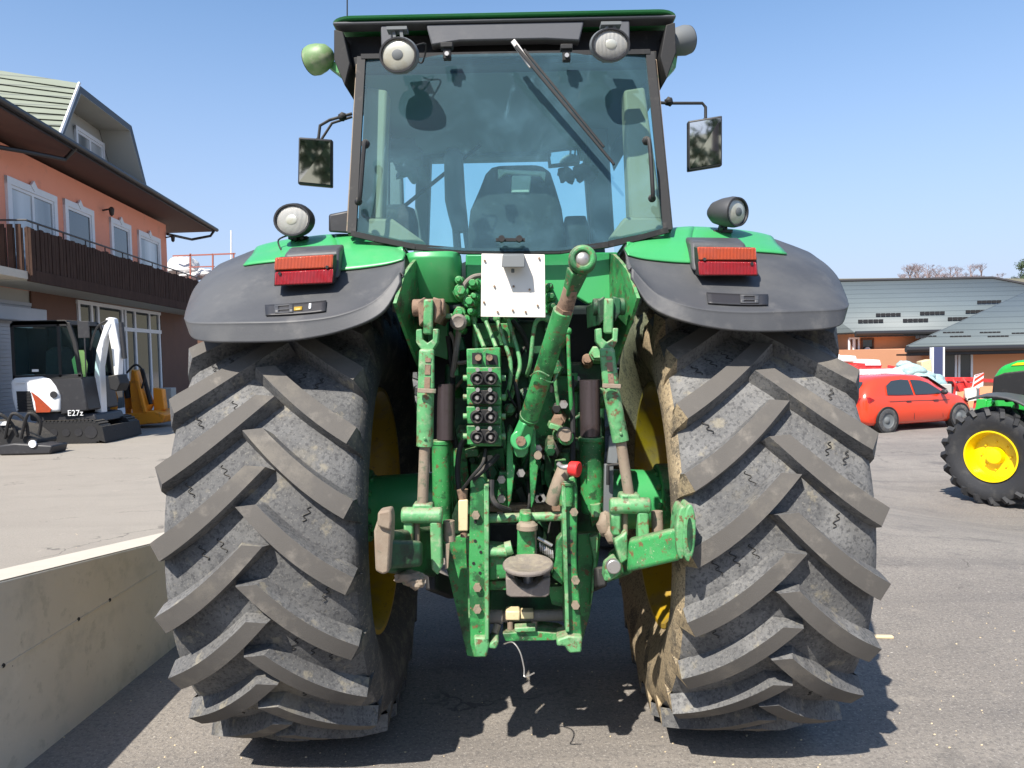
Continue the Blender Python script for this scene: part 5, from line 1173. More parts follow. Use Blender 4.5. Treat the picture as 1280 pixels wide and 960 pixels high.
for y in (-.75, .35):
    f = MB(); pts = []
    x0, x1, zc, r = X(50, 0)[0], X(112, 0)[0], .23, .225
    for k in range(13): a = math.pi / 2 + math.pi * k / 12; pts.append((x0 + r * math.cos(a), zc + r * math.sin(a)))
    for k in range(13): a = -math.pi / 2 + math.pi * k / 12; pts.append((x1 + r * math.cos(a), zc + r * math.sin(a)))
    f.prism([(p[0], y, p[1]) for p in pts], (0, .35, 0))
    N = 44; per = [Vector((p[0], 0, p[1])) for p in pts]; per.append(per[0]); L = [0]
    for a, b_ in zip(per[:-1], per[1:]): L.append(L[-1] + (b_ - a).length)
    for k in range(N):
        s_ = L[-1] * k / N; i = max(j for j in range(len(L)) if L[j] <= s_); i = min(i, len(per) - 2); p = lerp(per[i], per[i + 1], (s_ - L[i]) / (L[i + 1] - L[i]) if L[i + 1] > L[i] else 0)
        d = (per[i + 1] - per[i]).normalized(); f.bar(p + Vector((0, y - .005, 0)), p + Vector((0, y + .355, 0)), .05, .05, up=d)
    tk = f.build('rubber_track', 'black', ex)
    f = MB()
    for k in range(5): c = Vector((x0 + (x1 - x0) * k / 4, y - .01, zc)); f.cyl(c, c + Vector((0, .03, 0)), .13 if k in (0, 4) else .08, n=16)
    f.each('track_roller', 'blackplastic', tk)
f = MB(); f.prism([(X(124, 0)[0] - .05, -.8, .08), (X(128, 0)[0] + .05, -.8, .02), (X(128, 0)[0] + .0, -.8, .34), (X(128, 0)[0] - .06, -.8, .34)], (0, 1.5, 0)); f.bar((X(125, 0)[0], -.3, .25), (X(127, 0)[0], -.3, .2), .1, .1); f.bar((X(125, 0)[0], .2, .25), (X(127, 0)[0], .2, .2), .1, .1); f.build('dozer_blade', 'black', ex)
f = MB(); ep(f, [(122, 526), (132, 526), (132, 462), (139, 428), (149, 407), (147, 401), (140, 408), (128, 440), (124, 470)], -.22, .0, -.38); f.build('boom', 'white', ex, bevel=.02)
f = MB(); ep(f, [(141, 400), (147, 398), (152, 400), (158, 440), (155, 474), (149, 474), (147, 440)], -.2, -.02, -.38); f.build('dipper_arm', 'white', ex, bevel=.02)
f = MB(); f.cyl((X(95, 0)[0], -.11, X(0, 505)[1]), (X(104, 0)[0], -.11, X(0, 445)[1]), .05, n=10); f.cyl((X(135, 0)[0], -.11, X(0, 405)[1]), (X(138, 0)[0], -.11, X(0, 452)[1]), .05, n=10); f.tube([(X(96, 0)[0], -.2, X(0, 440)[1]), (X(106, 0)[0], -.2, X(0, 412)[1]), (X(121, 0)[0], -.2, X(0, 402)[1])], .02); f.each('boom_cylinder', 'blackplastic', ex)
f = MB(); ep(f, [(144, 474), (156, 472), (160, 484), (155, 494), (146, 491)], -.3, .1, -.38); f.build('bucket', 'black', ex, bevel=.02)
# round mirror post
f = MB(); f.tube([(X(104, 0)[0], -.6, X(0, 474)[1]), (X(106, 0)[0], -.65, X(0, 420)[1])], .015); f.prism([(X(98, 0)[0], -.66, X(0, 425)[1]), (X(112, 0)[0], -.66, X(0, 425)[1]), (X(112, 0)[0], -.66, X(0, 404)[1]), (X(98, 0)[0], -.66, X(0, 404)[1])], (0, .03, 0)); f.build('side_mirror', 'blackplastic', ex, bevel=.01)
pE = G(14, 560); ex.location = (T(14, 480, EY).x, EY + .72, 0)

# black hydraulic attachment on the ground at the left edge
at = empty('breaker_attachment', (0, 0, 0), label='black digger attachment with hoses lying on the ground at the left edge', cat='attachment')
f = MB(); f.prism([(-1.4, 0, .02), (.3, 0, .02), (.45, 0, .22), (.1, 0, .5), (-.5, 0, .62), (-1.4, 0, .5)], (0, .7, 0)); f.build('frame', 'black', at, bevel=.06)
f = MB(); f.prism([(-.2, -.1, .0), (.75, -.1, .0), (.8, -.1, .16), (.1, -.1, .22), (-.2, -.1, .18)], (0, .5, 0)); f.build('foot', 'blackplastic', at, bevel=.03)
f = MB()
for k in range(5): f.tube([(-1 + k * .3, -.05, .3), (-.8 + k * .3, -.12, .75), (-.55 + k * .28, -.05, .62), (-.3 + k * .2, 0, .35)], .03)
f.each('hose', 'black', at)
f = MB(); f.box((-.15, -.03, .58), (.22, .02, .07)); f.box((-.75, -.03, .55), (.2, .02, .07)); f.cyl((.45, -.13, .2), (.45, -.1, .2), .07, n=10); f.each('label_plate', 'white', at)
pA = G(16, 568); at.location = (pA.x, pA.y, 0)

# orange attachment right of the excavator
og = empty('orange_implement', (0, 0, 0), label='rusty orange digger implement with upright arms standing beside the shop front', cat='implement')
OY = 18.2; os_ = FPX / OY
def O(px, py, y): return Vector(((px - 165) / os_, y, (530 - py) / os_))
f = MB(); f.prism([O(136, 528, 0), O(200, 524, 0), O(206, 514, 0), O(192, 508, 0), O(150, 512, 0), O(138, 516, 0)], (0, .9, 0)); f.build('base_tray', 'orange', og, bevel=.03)
f = MB()
for y in (0, .7): f.prism([O(137, 516, y), O(144, 516, y), O(146, 490, y), O(141, 472, y), O(136, 486, y)], (0, .08, 0))
f.prism([O(162, 514, .1), O(178, 512, .1), O(184, 500, .1), O(176, 478, .1), O(168, 458, .1), O(163, 456, .1), O(160, 480, .1)], (0, .3, 0)); f.bar(O(171, 458, .0), O(181, 510, .0), .09, .10); f.build('upright_arm', 'orange', og, bevel=.02)
f = MB(); f.prism([O(145, 506, .4), O(165, 508, .4), O(163, 484, .4), O(152, 470, .4), O(146, 484, .4)], (0, .25, 0)); f.prism([O(184, 512, .3), O(198, 508, .3), O(196, 482, .3), O(184, 480, .3)], (0, .2, 0)); f.each('side_plate', 'orange', og, bevel=.02)
f = MB(); f.cyl(O(152, 468, .2), O(156, 492, .2), .08, n=10); f.cyl(O(174, 456, .2), O(186, 500, .1), .05, n=10); f.tube([O(160, 460, 0), O(172, 450, 0), O(182, 462, 0), O(178, 480, 0)], .025); f.each('ram', 'black', og)
og.location = (T(165, 500, OY).x, OY, 0)
f = MB(); c = T(210, 500, 20.5); f.box((c.x, 20.5, .45), (.35, .3, .9)); tag(f.build('planter_block', 'greywall', bevel=.02), 'pale concrete block standing by the house corner beside the tractor tyre', 'block')

# ================================================================== RIGHT SIDE BUILDINGS
def QP(pts, Y=None): return [T(*p) for p in pts]
gl = -.62
ws = empty('workshop_building', (16, 33, gl), label='long peach building with wide hipped grey roof furthest back on the right', cat='building')
r0, r1 = T(1020, 352, 36.5), T(1240, 348, 36.5); e0, e1 = T(1000, 419, 31), T(1262, 409, 31)
zr_ = (r0.z + r1.z) / 2; ze = (e0.z + e1.z) / 2
ra = Vector((T(985, 352, 36.5).x, 36.5, zr_)); rb = Vector((T(1240, 350, 36.5).x, 36.5, zr_)); ea = Vector((T(1068, 416, 31).x, 31, ze)); eb = Vector((rb.x + 6.5, 31, ze)); ec = Vector((rb.x + 6.5, 42, ze)); ed = Vector((12, 42, ze))
ea2 = Vector((6, 31, ze)) if False else ea
f = MB(); th = Vector((0, 0, .12))
f.add([ea2, eb, rb, ra], [(0, 1, 2, 3)]); f.add([eb, ec, rb], [(0, 1, 2)]); f.add([ec, ed, ra, rb], [(0, 1, 2, 3)]); f.add([ea2, ra, ed], [(0, 1, 2)])
rf = f.build('roof', 'tileroof', ws, merge=0, solid=.08)
f = MB(); f.tube([ra, rb, eb], .10, 6, False); f.build('ridge_tiles', 'gutter', rf)
f = MB(); f.tube([ea2 + Vector((0, -.1, -.06)), eb + Vector((0, -.1, -.06))], .10, 8, False); f.bar(ea2 + Vector((0, -.02, -.10)), eb + Vector((0, -.02, -.10)), .03, .22, up=(0, 0, 1)); f.build('gutter', 'gutter', rf)
f = MB(); f.bb((ea.x + .5, 31.7, gl - .3), (eb.x - .6, 41.5, ze - .05)); wl = f.build('wall', 'peach', ws, merge=0)
def ron(px, py):  # point on front roof plane of the workshop
    nrm = (eb - ea).cross(ra - ea).normalized(); return hit(px, py, ea, nrm), nrm
for row in ([(1110, 396), (1165, 394), (1222, 392)], [(1088, 404), (1144, 403), (1200, 401)], [(1236, 380)]):
    for px, py in row:
        c, nr = ron(px, py); nr = nr if nr.z > 0 else -nr; f = MB()
        for k in range(5): f.box(c + nr * .10 + Vector((-.45 + k * .22, 0, 0)), (.18, .05, .14))
        f.bar(c + nr * .1 - Vector((.5, 0, 0)), c + nr * .1 + Vector((.5, 0, 0)), .04, .04)
        f.build('snow_guard', 'gutter', rf)
def rwin(parent, Y, px0, px1, py0, py1, m_='darkglass', name='window', split=1, fr='white'):
    a = T(px0, py0, Y); b_ = T(px1, py1, Y); f = MB(); w = .07
    f.bb((a.x, Y - .05, b_.z), (a.x + w, Y, a.z)); f.bb((b_.x - w, Y - .05, b_.z), (b_.x, Y, a.z)); f.bb((a.x, Y - .052, a.z - w), (b_.x, Y - .002, a.z)); f.bb((a.x, Y - .052, b_.z), (b_.x, Y - .002, b_.z + w))
    for k in range(1, split): c = a.x + (b_.x - a.x) * k / split; f.bb((c - w * .8, Y - .048, b_.z), (c + w * .8, Y - .002, a.z))
    o = f.build(name, fr, parent, merge=0); g = MB(); g.bb((a.x + .01, Y - .02, b_.z + .01), (b_.x - .01, Y - .006, a.z - .01)); g.build('pane', m_, o, merge=0); return o
rwin(ws, 31.69, 1060, 1074, 422, 460, 'brownwall', 'window', 2); rwin(ws, 31.69, 1076, 1092, 423, 460, 'darkglass', 'door', 1, 'brownwall'); rwin(ws, 31.69, 1116, 1135, 444, 462, 'darkglass')
f = MB(); c = T(1084, 438, 31.6); f.cyl(c, c + Vector((0, -.05, 0)), .14, n=18); f.build('round_sign', 'white', ws)
# lower wing
wg = empty('annex_building', (18, 26, gl), label='lower peach annex with grey tiled roof and white door right of the red car', cat='building')
Ye = 25.0; Yr = 32.0
e0 = Vector((T(1134, 431, Ye).x, Ye, T(1200, 434, Ye).z)); slope = (T(1280, 366, Yr).z - e0.z) / (Yr - Ye) 
xr0 = T(1284, 366, Yr).x
r0 = Vector((xr0, Yr, e0.z + slope * (Yr - Ye))); e1 = Vector((xr0 + 12, Ye, e0.z)); r1 = Vector((xr0 + 8, Yr, r0.z)); bk = Vector((e0.x * (Yr + 7) / Ye, Yr + 7, e0.z)); bk1 = Vector((xr0 + 12, Yr + 7, e0.z))
f = MB(); f.add([e0, e1, r1, r0], [(0, 1, 2, 3)]); f.add([e0, r0, bk], [(0, 1, 2)]); f.add([bk, r0, r1, bk1], [(0, 1, 2, 3)]); f.add([e1, bk1, r1], [(0, 1, 2)])
rf2 = f.build('roof', 'tileroof', wg, merge=0, solid=.08)
f = MB(); f.tube([e0, r0, r1], .08, 6, False); f.build('ridge_tiles', 'gutter', rf2)
f = MB(); f.tube([e0 + Vector((-.1, -.1, -.05)), e1 + Vector((0, -.1, -.05))], .09, 8, False); f.bar(e0 + Vector((0, 0, -.12)), e1 + Vector((0, 0, -.12)), .03, .25); f.build('gutter', 'gutter', rf2)
f = MB(); f.bb((e0.x + .1, Ye + .02, e0.z - .26), (e1.x, Ye + .9, e0.z - .20)); f.build('soffit', 'brownwood', rf2)
def ron2(px, py):
    nrm = (e1 - e0).cross(r0 - e0).normalized(); return hit(px, py, e0, nrm), nrm
for px, py in ((1191, 419), (1200, 424), (1237, 419), (1247, 424), (1157, 424), (1277, 420)):
    c, nr = ron2(px, py); nr = nr if nr.z > 0 else -nr; f = MB()
    for k in range(5): f.box(c + nr * .08 + Vector((-.3 + k * .15, 0, 0)), (.11, .04, .10))
    f.bar(c + nr * .08 - Vector((.36, 0, 0)), c + nr * .08 + Vector((.36, 0, 0)), .03, .03)
    f.build('snow_guard', 'gutter', rf2)
Yw = Ye + .8
f = MB(); f.bb((T(1152, 440, Yw).x, Yw, gl - .3), (e1.x - .5, Yr + 6, e0.z - .05)); f.build('wall', 'peach', wg, merge=0)
rwin(wg, Yw - .01, 1176, 1195, 441, 505, 'darkglass', 'door', 1); rwin(wg, Yw - .01, 1197, 1215, 441, 478, 'darkglass', 'window', 1)
# dark blue sign post
f = MB(); a = T(1173, 434, 22.5); f.bb((a.x - .14, 22.5, gl), (a.x + .14, 22.62, a.z)); pp = empty('sign_post', (a.x, 22.5, gl), label='narrow navy blue sign post with white edges in front of the annex', cat='sign post'); f.build('panel', 'navy', pp, bevel=.01)
f = MB(); f.bb((a.x - .19, 22.49, gl), (a.x - .145, 22.63, a.z)); f.bb((a.x + .145, 22.49, gl), (a.x + .19, 22.63, a.z)); f.each('edge_strip', 'white', pp)
# cyan sheeting heap
f = MB()
for px, py, r, sc in ((1138, 460, .42, (1.3, 1, .7)), (1152, 466, .40, (1.2, 1, .6)), (1128, 468, .32, (1.4, 1, .6)), (1145, 475, .5, (1.8, 1, .8)), (1133, 452, .22, (1.2, 1, .7))): f.ball(T(px - 2, py + 4, 21.8), r * .86, sc, 22, 14, jit=.45, jf=1.5)
z_ = T(1140, 480, 21.8).z
tb = empty('tarp_heap', (T(1140, 470, 21.8).x, 21.8, gl), label='crumpled pale cyan plastic sheeting heaped behind the red car', cat='sheeting'); f.build('sheet', 'cyan', tb, sharp=80)
f = MB(); c = T(1142, 480, 21.8); f.bb((c.x - .8, 21.4, gl), (c.x + .9, 22.3, c.z)); f.build('pallet_box', 'greywall', tb, bevel=.03)
f = MB(); c = T(1160, 468, 22.3); f.prism([T(1152, 452, 22.3), T(1164, 449, 22.3), T(1166, 480, 22.3), T(1154, 480, 22.3)], (0, .3, 0)); c2 = T(1160, 480, 22.3); f.bb((c2.x - .2, 22.35, gl), (c2.x + .2, 22.6, c2.z)); tag(f.build('yellow_crate', 'cream', bevel=.02), 'pale yellow upright crate between cyan sheeting and navy post', 'crate')
# red white seed drill left of the car
sd_ = empty('seed_drill', (T(1075, 480, 22).x, 22, gl), label='red and white farm implement with hopper lids behind the red car', cat='farm implement')
f = MB()
for px0, px1, py in ((1054, 1072, 444), (1082, 1102, 449), (1040, 1052, 442)):
    f.prism([T(px0, py + 8, 22), T(px1, py + 8, 22), T(px1 - 2, py + 1, 22), T(px0 + 3, py, 22)], (0, .9, 0))
f.prism([T(1078, 470, 21.6), T(1130, 468, 21.6), T(1128, 461, 21.6), T(1080, 462, 21.6)], (0, .8, 0)); f.each('hopper_lid', 'white', sd_, bevel=.02)
f = MB(); f.prism([T(1052, 452, 22.05), T(1103, 456, 22.05), T(1100, 464, 22.05), T(1054, 466, 22.05)], (0, .8, 0)); f.bar(T(1050, 462, 22), T(1140, 464, 22), .12, .14); f.bar(T(1110, 458, 22), T(1150, 465, 22), .08, .08)
for px in (1060, 1085, 1110, 1135): f.bar(T(px, 464, 22.2), Vector((T(px, 464, 22.2).x, 22.2, gl)), .08, .08)
f.build('frame', 'redimp', sd_, bevel=.01)
# red implement with warning board right of the car
ri = empty('red_cultivator', (T(1200, 500, 23).x, 23, gl), label='red cultivator frame behind the bonnet of the red car', cat='cultivator')
f = MB(); Yi = 23.0
f.bar(T(1166, 474, Yi), T(1226, 474, Yi), .10, .12); f.bar(T(1180, 474, Yi), T(1240, 476, Yi + 1), .10, .12); f.bar(T(1152, 460, Yi), T(1184, 478, Yi), .05, .06)
for px in (1176, 1190, 1204, 1218): f.tube([T(px, 474, Yi), T(px + 4, 480, Yi - .1), T(px + 3, 490, Yi), Vector((T(px, 490, Yi).x, Yi, gl + .25))], .04, 6)
f.prism([T(1196, 480, Yi), T(1212, 476, Yi), T(1214, 486, Yi), T(1200, 490, Yi)], (0, .2, 0)); f.bar(T(1180, 482, Yi + .3), T(1222, 480, Yi + .3), .06, .1)
for px in (1170, 1222): f.bar(T(px, 476, Yi), Vector((T(px, 476, Yi).x, Yi, gl)), .09, .09)
f.build('frame', 'redimp', ri, bevel=.008)
f = MB(); f.prism([T(1206, 486, Yi - .1), T(1220, 484, Yi - .1), T(1222, 500, Yi - .1), T(1208, 502, Yi - .1)], (0, .06, 0)); f.build('guard_panel', 'whiteplate', ri)
wb = [T(*p) for p in ((1216, 485, 13.0), (1229, 483, 13.0), (1230, 466, 13.0), (1219, 469, 13.0))]
f = MB(); f.prism(wb, (0, .03, 0)); f.bar(lerp(wb[0], wb[1], .5), T(1222, 500, 13.2), .04, .04); wbo = tag(f.build('warning_board', 'white', bevel=.003), 'red and white striped warning board between cultivator and green tractor', 'warning board')
f = MB()
for a, b_ in ((.05, .28), (.48, .72), (.92, 1.0)):
    def pt(s_, t): return lerp(lerp(wb[0], wb[1], s_), lerp(wb[3], wb[2], s_), t) + Vector((0, -.004, 0))
    f.add([pt(0, a), pt(0, b_), pt(1, min(1, b_ + .35)), pt(1, min(1, a + .35))], [(0, 1, 2, 3)])
f.each('red_stripe', 'redcar', wbo, merge=0)

# ================================================================== RED CAR (local: +x forward)
car = empty('parked_car', label='bright red five door hatchback parked in front of the annex', cat='car')
stn = [ # x, half width sill, z sill, z belt, half width belt, z roof/top, half width top
 (-1.98, .62, .42, .74, .60, .80, .50), (-1.93, .74, .30, .88, .72, 1.00, .58), (-1.80, .80, .22, .92, .78, 1.16, .60), (-1.60, .83, .20, .94, .81, 1.32, .60), (-1.35, .84, .20, .94, .82, 1.41, .60),
 (-.9, .85, .20, .93, .83, 1.45, .60), (-.4, .85, .20, .92, .84, 1.47, .61), (.1, .85, .20, .91, .84, 1.44, .60), (.45, .85, .20, .90, .83, 1.35, .59), (.8, .84, .20, .90, .82, 1.14, .62), (1.10, .84, .20, .88, .80, .96, .66), (1.45, .82, .21, .80, .77, .87, .60),
 (1.75, .76, .24, .70, .70, .76, .50), (1.93, .62, .32, .55, .58, .60, .42), (1.99, .50, .38, .48, .48, .52, .36)]
secs = []
for x, ws_, zs_, zbl, wbl, ztp, wtp in stn:
    half = [(0, zs_ - .02), (ws_ * .9, zs_ - .02), (ws_, zs_ + .06), (ws_ + .015, (zs_ + zbl) / 2), (wbl + .01, zbl - .06), (wbl, zbl), (wtp + (wbl - wtp) * .45, zbl + (ztp - zbl) * .55), (wtp, ztp - .05), (wtp * .8, ztp - .005), (0, ztp + .01)]
    secs.append([Vector((x, -y, z)) for y, z in half] + [Vector((x, y, z)) for y, z in half[1:-1]][::-1])
f = MB(); loft(f, secs); f.build('body', 'redcar', car, sharp=50)
def sidep(pts, y=lambda x, z: 0, th=.012):
    return pts
def cary(x, z, off=.006):
    i = max(k for k in range(len(stn)) if stn[k][0] <= x); i = min(i, len(stn) - 2); t = (x - stn[i][0]) / (stn[i + 1][0] - stn[i][0]); s_ = [stn[i][k] + (stn[i + 1][k] - stn[i][k]) * t for k in range(7)]
    zb_, wb_, zt__, wt__ = s_[3], s_[4], s_[5], s_[6]
    if z <= zb_: return max(s_[1], wb_) + .012 + off
    k = (z - zb_) / max(.01, zt__ - .05 - zb_)
    wm = wt__ + (wb_ - wt__) * .45
    return (wb_ + (wm - wb_) * min(1, k / .6) if k < .6 else wm + (wt__ - wm) * (k - .6) / .4) + off
def cside(name, pts, mt, off=.028, parent=car):
    for sg in (-1, 1):
        f = MB(); c = Vector((sum(p[0] for p in pts) / len(pts), 0, sum(p[1] for p in pts) / len(pts))); vs = [(x, sg * cary(x, z, off), z) for x, z in pts]; n = len(vs)
        # subdivide as fan strips for curvature
        f.add(vs, [tuple(range(n))]); f.build(name, mt, parent, merge=0)
cside('side_window', [(-1.25, .97), (-.92, .955), (-.62, .95), (-.38, .945), (-.38, 1.32), (-.62, 1.345), (-.95, 1.32), (-1.18, 1.20)], 'darkglass')
cside('side_window', [(-.31, .945), (.1, .94), (.55, .94), (.72, .97), (.52, 1.10), (.30, 1.23), (.05, 1.30), (-.31, 1.33)], 'darkglass')
f = MB(); f.add([(-1.95, -.50, .86), (-1.95, .50, .86), (-1.66, .48, 1.27), (-1.66, -.48, 1.27)], [(0, 1, 2, 3)]); f.v = [p + Vector((-.035, 0, .035)) for p in f.v]; f.build('rear_screen', 'darkglass', car, merge=0)
f = MB(); f.add([(1.12, -.60, .985), (1.12, .60, .985), (.48, .52, 1.36), (.48, -.52, 1.36)], [(0, 1, 2, 3)]); f.v = [p + Vector((.02, 0, .03)) for p in f.v]; f.build('windscreen', 'darkglass', car, merge=0)
cside('door_gap', [(-.36, .30), (-.345, .30), (-.345, .93), (-.36, .93)], 'black', .005); cside('door_gap', [(.66, .30), (.672, .30), (.672, .92), (.66, .92)], 'black', .005); cside('crease_line', [(-1.2, .79), (.9, .75), (.9, .765), (-1.2, .805)], 'blackplastic', .004)
for sg in (-1, 1):
    f = MB(); f.box((-.55, sg * .87, .78), (.16, .02, .03)); f.box((.40, sg * .87, .77), (.16, .02, .03)); f.each('door_handle', 'blackplastic', car, bevel=.005)
    f = MB(); f.ball((.62, sg * .93, .98), .09, (.7, 1.1, .8), 12, 8); f.build('wing_mirror', 'blackplastic', car)
    f = MB(); f.prism([(-1.99, sg * .56, .78), (-1.80, sg * .80, .78), (-1.66, sg * .825, .86), (-1.80, sg * .79, .93), (-1.96, sg * .60, .90)], (-.012, sg * .012, 0)); f.build('tail_lamp', 'redlens', car)
    f = MB(); f.prism([(1.92, sg * .52, .60), (1.70, sg * .76, .66), (1.50, sg * .80, .78), (1.68, sg * .72, .76), (1.88, sg * .55, .68)], (.012, sg * .012, .01)); f.build('headlight', 'lampglass', car)
    for x in (-1.27, 1.27):
        w = empty('wheel', (x, sg * .80, .31), car); ce = Vector((x, sg * .80, .31))
        f = MB(); f.lathe([(-.09, .2), (-.10, .27), (-.085, .305), (.085, .305), (.10, .27), (.09, .2)], ce, (0, 1, 0), 36); f.build('tyre', 'sidewall', w)
        f = MB(); f.lathe([(.09, .205), (.07, .19), (.05, .10), (.085, .06), (.09, 0)], ce, (0, sg, 0), 28)
        f.build('hub_cap', 'cabgrey', w)
        f = MB(); f.lathe([(-.12, .36), (.082, .36), (.082, .315)], ce, (0, sg, 0), 28); f.build('wheel_arch', 'black', w)
        f = MB(); f.lathe([(.119, .29), (.119, .20)], ce, (0, sg, 0), 28)
f = MB(); f.box((-1.99, 0, .42), (.05, 1.1, .12)); f.build('bumper_insert', 'blackplastic', car, bevel=.02)
f = MB(); f.box((-1.985, 0, .68), (.02, .5, .11)); f.build('number_plate', 'white', car)
th = R(20); wpx = T(1107, 540, 19.0); gy = gz(wpx.x, 19)
c_ = Vector((wpx.x, 19.0, gz(wpx.x, 19))); off = Matrix.Rotation(th, 3, 'Z') @ Vector((-1.27, -.80, 0))
car.location = c_ - off; car.rotation_euler.z = th

# ================================================================== SECOND GREEN TRACTOR (right edge, nose to the left)
t2 = empty('tractor', label='clean green tractor with bright yellow rim, front wheel at the right edge', cat='tractor')
WY = 10.3; wc = T(1229, 560.5, WY); rr = .685; gg = gz(wc.x, WY); wz = gg + rr + .01
# local frame: x right(+ = rear of tractor), y depth ; wheel centre at (0,0,rr)
def fw(yc, name='front_wheel', R0=.685, cx=0.0, W=.20, axy=-1):
    w = empty(name, (cx, yc, R0), t2); ce = Vector((cx, yc, R0)); f = MB()
    rb = R0 * .51
    f.lathe([(-W * .8, rb), (-W * 1.05, R0 * .70), (-W * 1.1, R0 * .82), (-W, R0 * .9), (0, R0 * .925), (W, R0 * .9), (W * 1.1, R0 * .82), (W * 1.05, R0 * .7), (W * .8, rb)], ce, (0, 1, 0), 80)
    for side in (-1, 1):
        for k in range(20):
            th_ = 2 * math.pi * (k + (.5 if side > 0 else 0)) / 20
            P_ = [ce + Vector((r_ * math.cos(th_ - a), side * y, r_ * math.sin(th_ - a))) for y, a, r_ in ((0, 0, R0 * .965), (W * .55, .15, R0 * .96), (W * 1.02, .25, R0 * .95), (W * 1.10, .30, R0 * .83))]
            for a, b_ in zip(P_[:-1], P_[1:]): f.bar(a, b_, .055, R0 * .09, up=(a - ce))
    for p in f.v:
        if p.z < .01: p.z = .01
    f.build('tyre', 'rubbernew', w)
    f = MB(); f.lathe([(-W * .78, rb), (-W * .95, rb * 1.03), (-W * .95, rb * .97), (-W * .5, rb * .90), (-W * .1, rb * .86), (-W * .1, rb * .35), (-W * .55, rb * .30), (-W * .6, rb * .12), (-W * .6, 0)] if axy < 0 else [(W * .78, rb), (W * .95, rb), (W * .1, rb * .86), (W * .1, 0)], ce, (0, 1, 0), 60); rm = f.build('rim', 'yellownew', w)
    f = MB()
    for k in range(8):
        a = 2 * math.pi * k / 8; c = ce + Vector((math.cos(a) * rb * .55, -W * .12, math.sin(a) * rb * .55)); f.cyl(c, c + Vector((0, -.02, 0)), .014, n=6)
    f.cyl(ce + Vector((rb * .66, -W * .14, rb * .3)), ce + Vector((rb * .66, -W * .2, rb * .3)), .05, n=10); f.build('wheel_bolt', 'yellownew', rm)
m_ = mat('new_tyre_rubber', (0.022, 0.023, 0.026), .65, layers=[((0.10, 0.095, 0.085), 6, .5, .75, .4), ((0.16, 0.15, 0.14), 60, .6, .72, .3)], bump=.3); M['rubbernew'] = m_
fw(0); fw(1.75)
fw(-.1, 'rear_wheel', .95, 2.75, .30); fw(1.9, 'rear_wheel', .95, 2.75, .30)
def L2(px, py, y=0.0):
    Y = WY + y; p = T(px, py, Y); return Vector((p.x - wc.x, y, p.z - gg))
f = MB()
# mudguard arc over the wheel
arc = []
for k in range(13):
    a = R(112 - 104 * k / 12); arc.append((.86 * math.cos(a) + .05, .86 * math.sin(a) + rr + .03))
vs = []
f = MB(); f.grid([[Vector((x, y, z - abs(y) * .12)) for x, z in arc] for y in (-.26, -.24, 0, .24, .26)]); f.build('front_mudguard', 'fender', t2, solid=.03, merge=0, sharp=60)
f = MB(); f.tube([(.0, .22, rr + .76), (.0, .5, rr + .7), (.0, .6, rr + .2)], .025); f.build('mudguard_bracket', 'black', t2)
HP = [(-.30, 1.25), (-.36, 1.50), (-.33, 1.78), (-.24, 1.92), (-.03, 2.0), (.6, 2.07), (1.95, 2.18), (1.95, 1.2)]
f = MB(); f.prism([(x, .52, z) for x, z in HP], (0, .72, 0)); hd = f.build('bonnet', 'greennew', t2, bevel=.07, seg=4)
f = MB(); f.prism([(-.355, .505, 1.42), (-.325, .505, 1.76), (-.18, .505, 1.83), (.17, .505, 1.88), (.10, .505, 1.42)], (0, .75, 0)); f.build('grille', 'black', t2, bevel=.03)
f = MB(); f.prism([(-.08, .508, 1.93), (1.9, .508, 2.06), (1.9, .508, 2.10), (.0, .508, 1.97)], (0, .74, 0)); f.build('yellow_stripe', 'yellownew', hd)
f = MB(); f.bb((-.60, .62, 1.30), (-.2, 1.12, 1.40)); f.prism([(-.64, .6, 1.18), (-.60, .6, 1.42), (-.46, .6, 1.42), (-.48, .6, 1.2)], (0, .5, 0)); f.cyl((-.56, .55, 1.2), (-.56, 1.2, 1.2), .05, n=12); f.bar((-.62, .58, 1.06), (-.36, .6, 1.40), .04, .05); f.build('front_linkage', 'greennew', t2, bevel=.01)
f = MB(); f.bb((-.5, .55, .55), (2.6, 1.2, 1.25)); f.bb((-.1, .2, .55), (.1, 1.5, .75)); f.build('chassis', 'greendark', t2, bevel=.03)
f = MB(); f.bb((1.95, .15, 1.1), (3.3, 1.65, 2.0)); f.build('cab_body', 'greennew', t2, bevel=.05)
f = MB(); f.bb((2.0, .2, 2.0), (3.2, 1.6, 2.75)); f.build('cab_glass', 'darkglass', t2, bevel=.03)
f = MB(); f.bb((1.9, .1, 2.75), (3.35, 1.7, 2.9)); f.build('cab_roof', 'greennew', t2, bevel=.04)
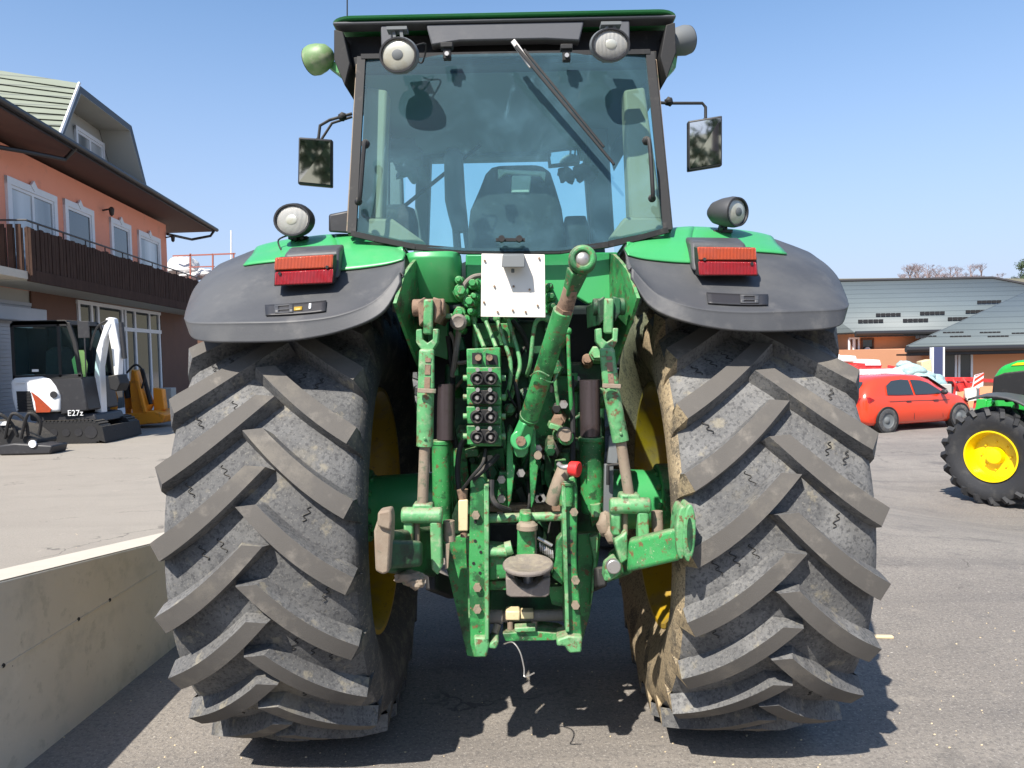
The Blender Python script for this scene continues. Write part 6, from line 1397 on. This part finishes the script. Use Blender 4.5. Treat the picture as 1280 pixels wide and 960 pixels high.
for y in (-.45, 1.65):
    f = MB(); f.grid([[Vector((2.75 + 1.03 * math.cos(R(160 - 140 * k / 12)), yy, .95 + 1.03 * math.sin(R(160 - 140 * k / 12)))) for k in range(13)] for yy in (y, y + .6)]); f.build('rear_mudguard', 'greennew', t2, solid=.03, merge=0)
t2.location = (wc.x + .20, WY, gg); t2.rotation_euler.z = R(-60)
# ================================================================== LIGHT
sun_to = Vector((.43, .76, -1.0)).normalized()
sl = bpy.data.lights.new('sun', 'SUN'); so_ = bpy.data.objects.new('sun', sl); COL.objects.link(so_)
so_.rotation_euler = sun_to.to_track_quat('-Z', 'Y').to_euler(); sl.energy = 5.0; sl.angle = R(.5); sl.color = (1, .94, .85)
w = bpy.data.worlds.new('World'); scene.world = w; w.use_nodes = True; nt = w.node_tree
bg = nt.nodes['Background']; sky = nt.nodes.new('ShaderNodeTexSky'); sky.sky_type = 'NISHITA'; sky.sun_disc = False
fr = -sun_to; sky.sun_elevation = math.asin(fr.z); sky.sun_rotation = math.atan2(fr.x, fr.y)
sky.air_density = 1.2; sky.dust_density = 1.0; sky.ozone_density = 3.0; sky.altitude = 200
hs_ = nt.nodes.new('ShaderNodeHueSaturation'); hs_.inputs['Saturation'].default_value = 1.12
nt.links.new(sky.outputs[0], hs_.inputs['Color']); tc = nt.nodes.new('ShaderNodeTexCoord'); sp_ = nt.nodes.new('ShaderNodeSeparateXYZ'); nt.links.new(tc.outputs['Generated'], sp_.inputs[0])
fz = ramp(nt, sp_.outputs[2], -.15, .55)
nt.links.new(mix(nt, fz, (2.6, 3.05, 4.6), hs_.outputs[0]), bg.inputs[0]); bg.inputs[1].default_value = .115
scene.view_settings.view_transform = 'Standard'; scene.view_settings.look = 'None'; scene.view_settings.exposure = .78; scene.view_settings.gamma = 1
scene.render.engine = 'CYCLES'; cy_ = scene.cycles; cy_.use_denoising = True; cy_.max_bounces = 8; cy_.transparent_max_bounces = 12; cy_.sample_clamp_indirect = 6
scene.render.resolution_x = 1024; scene.render.resolution_y = 768
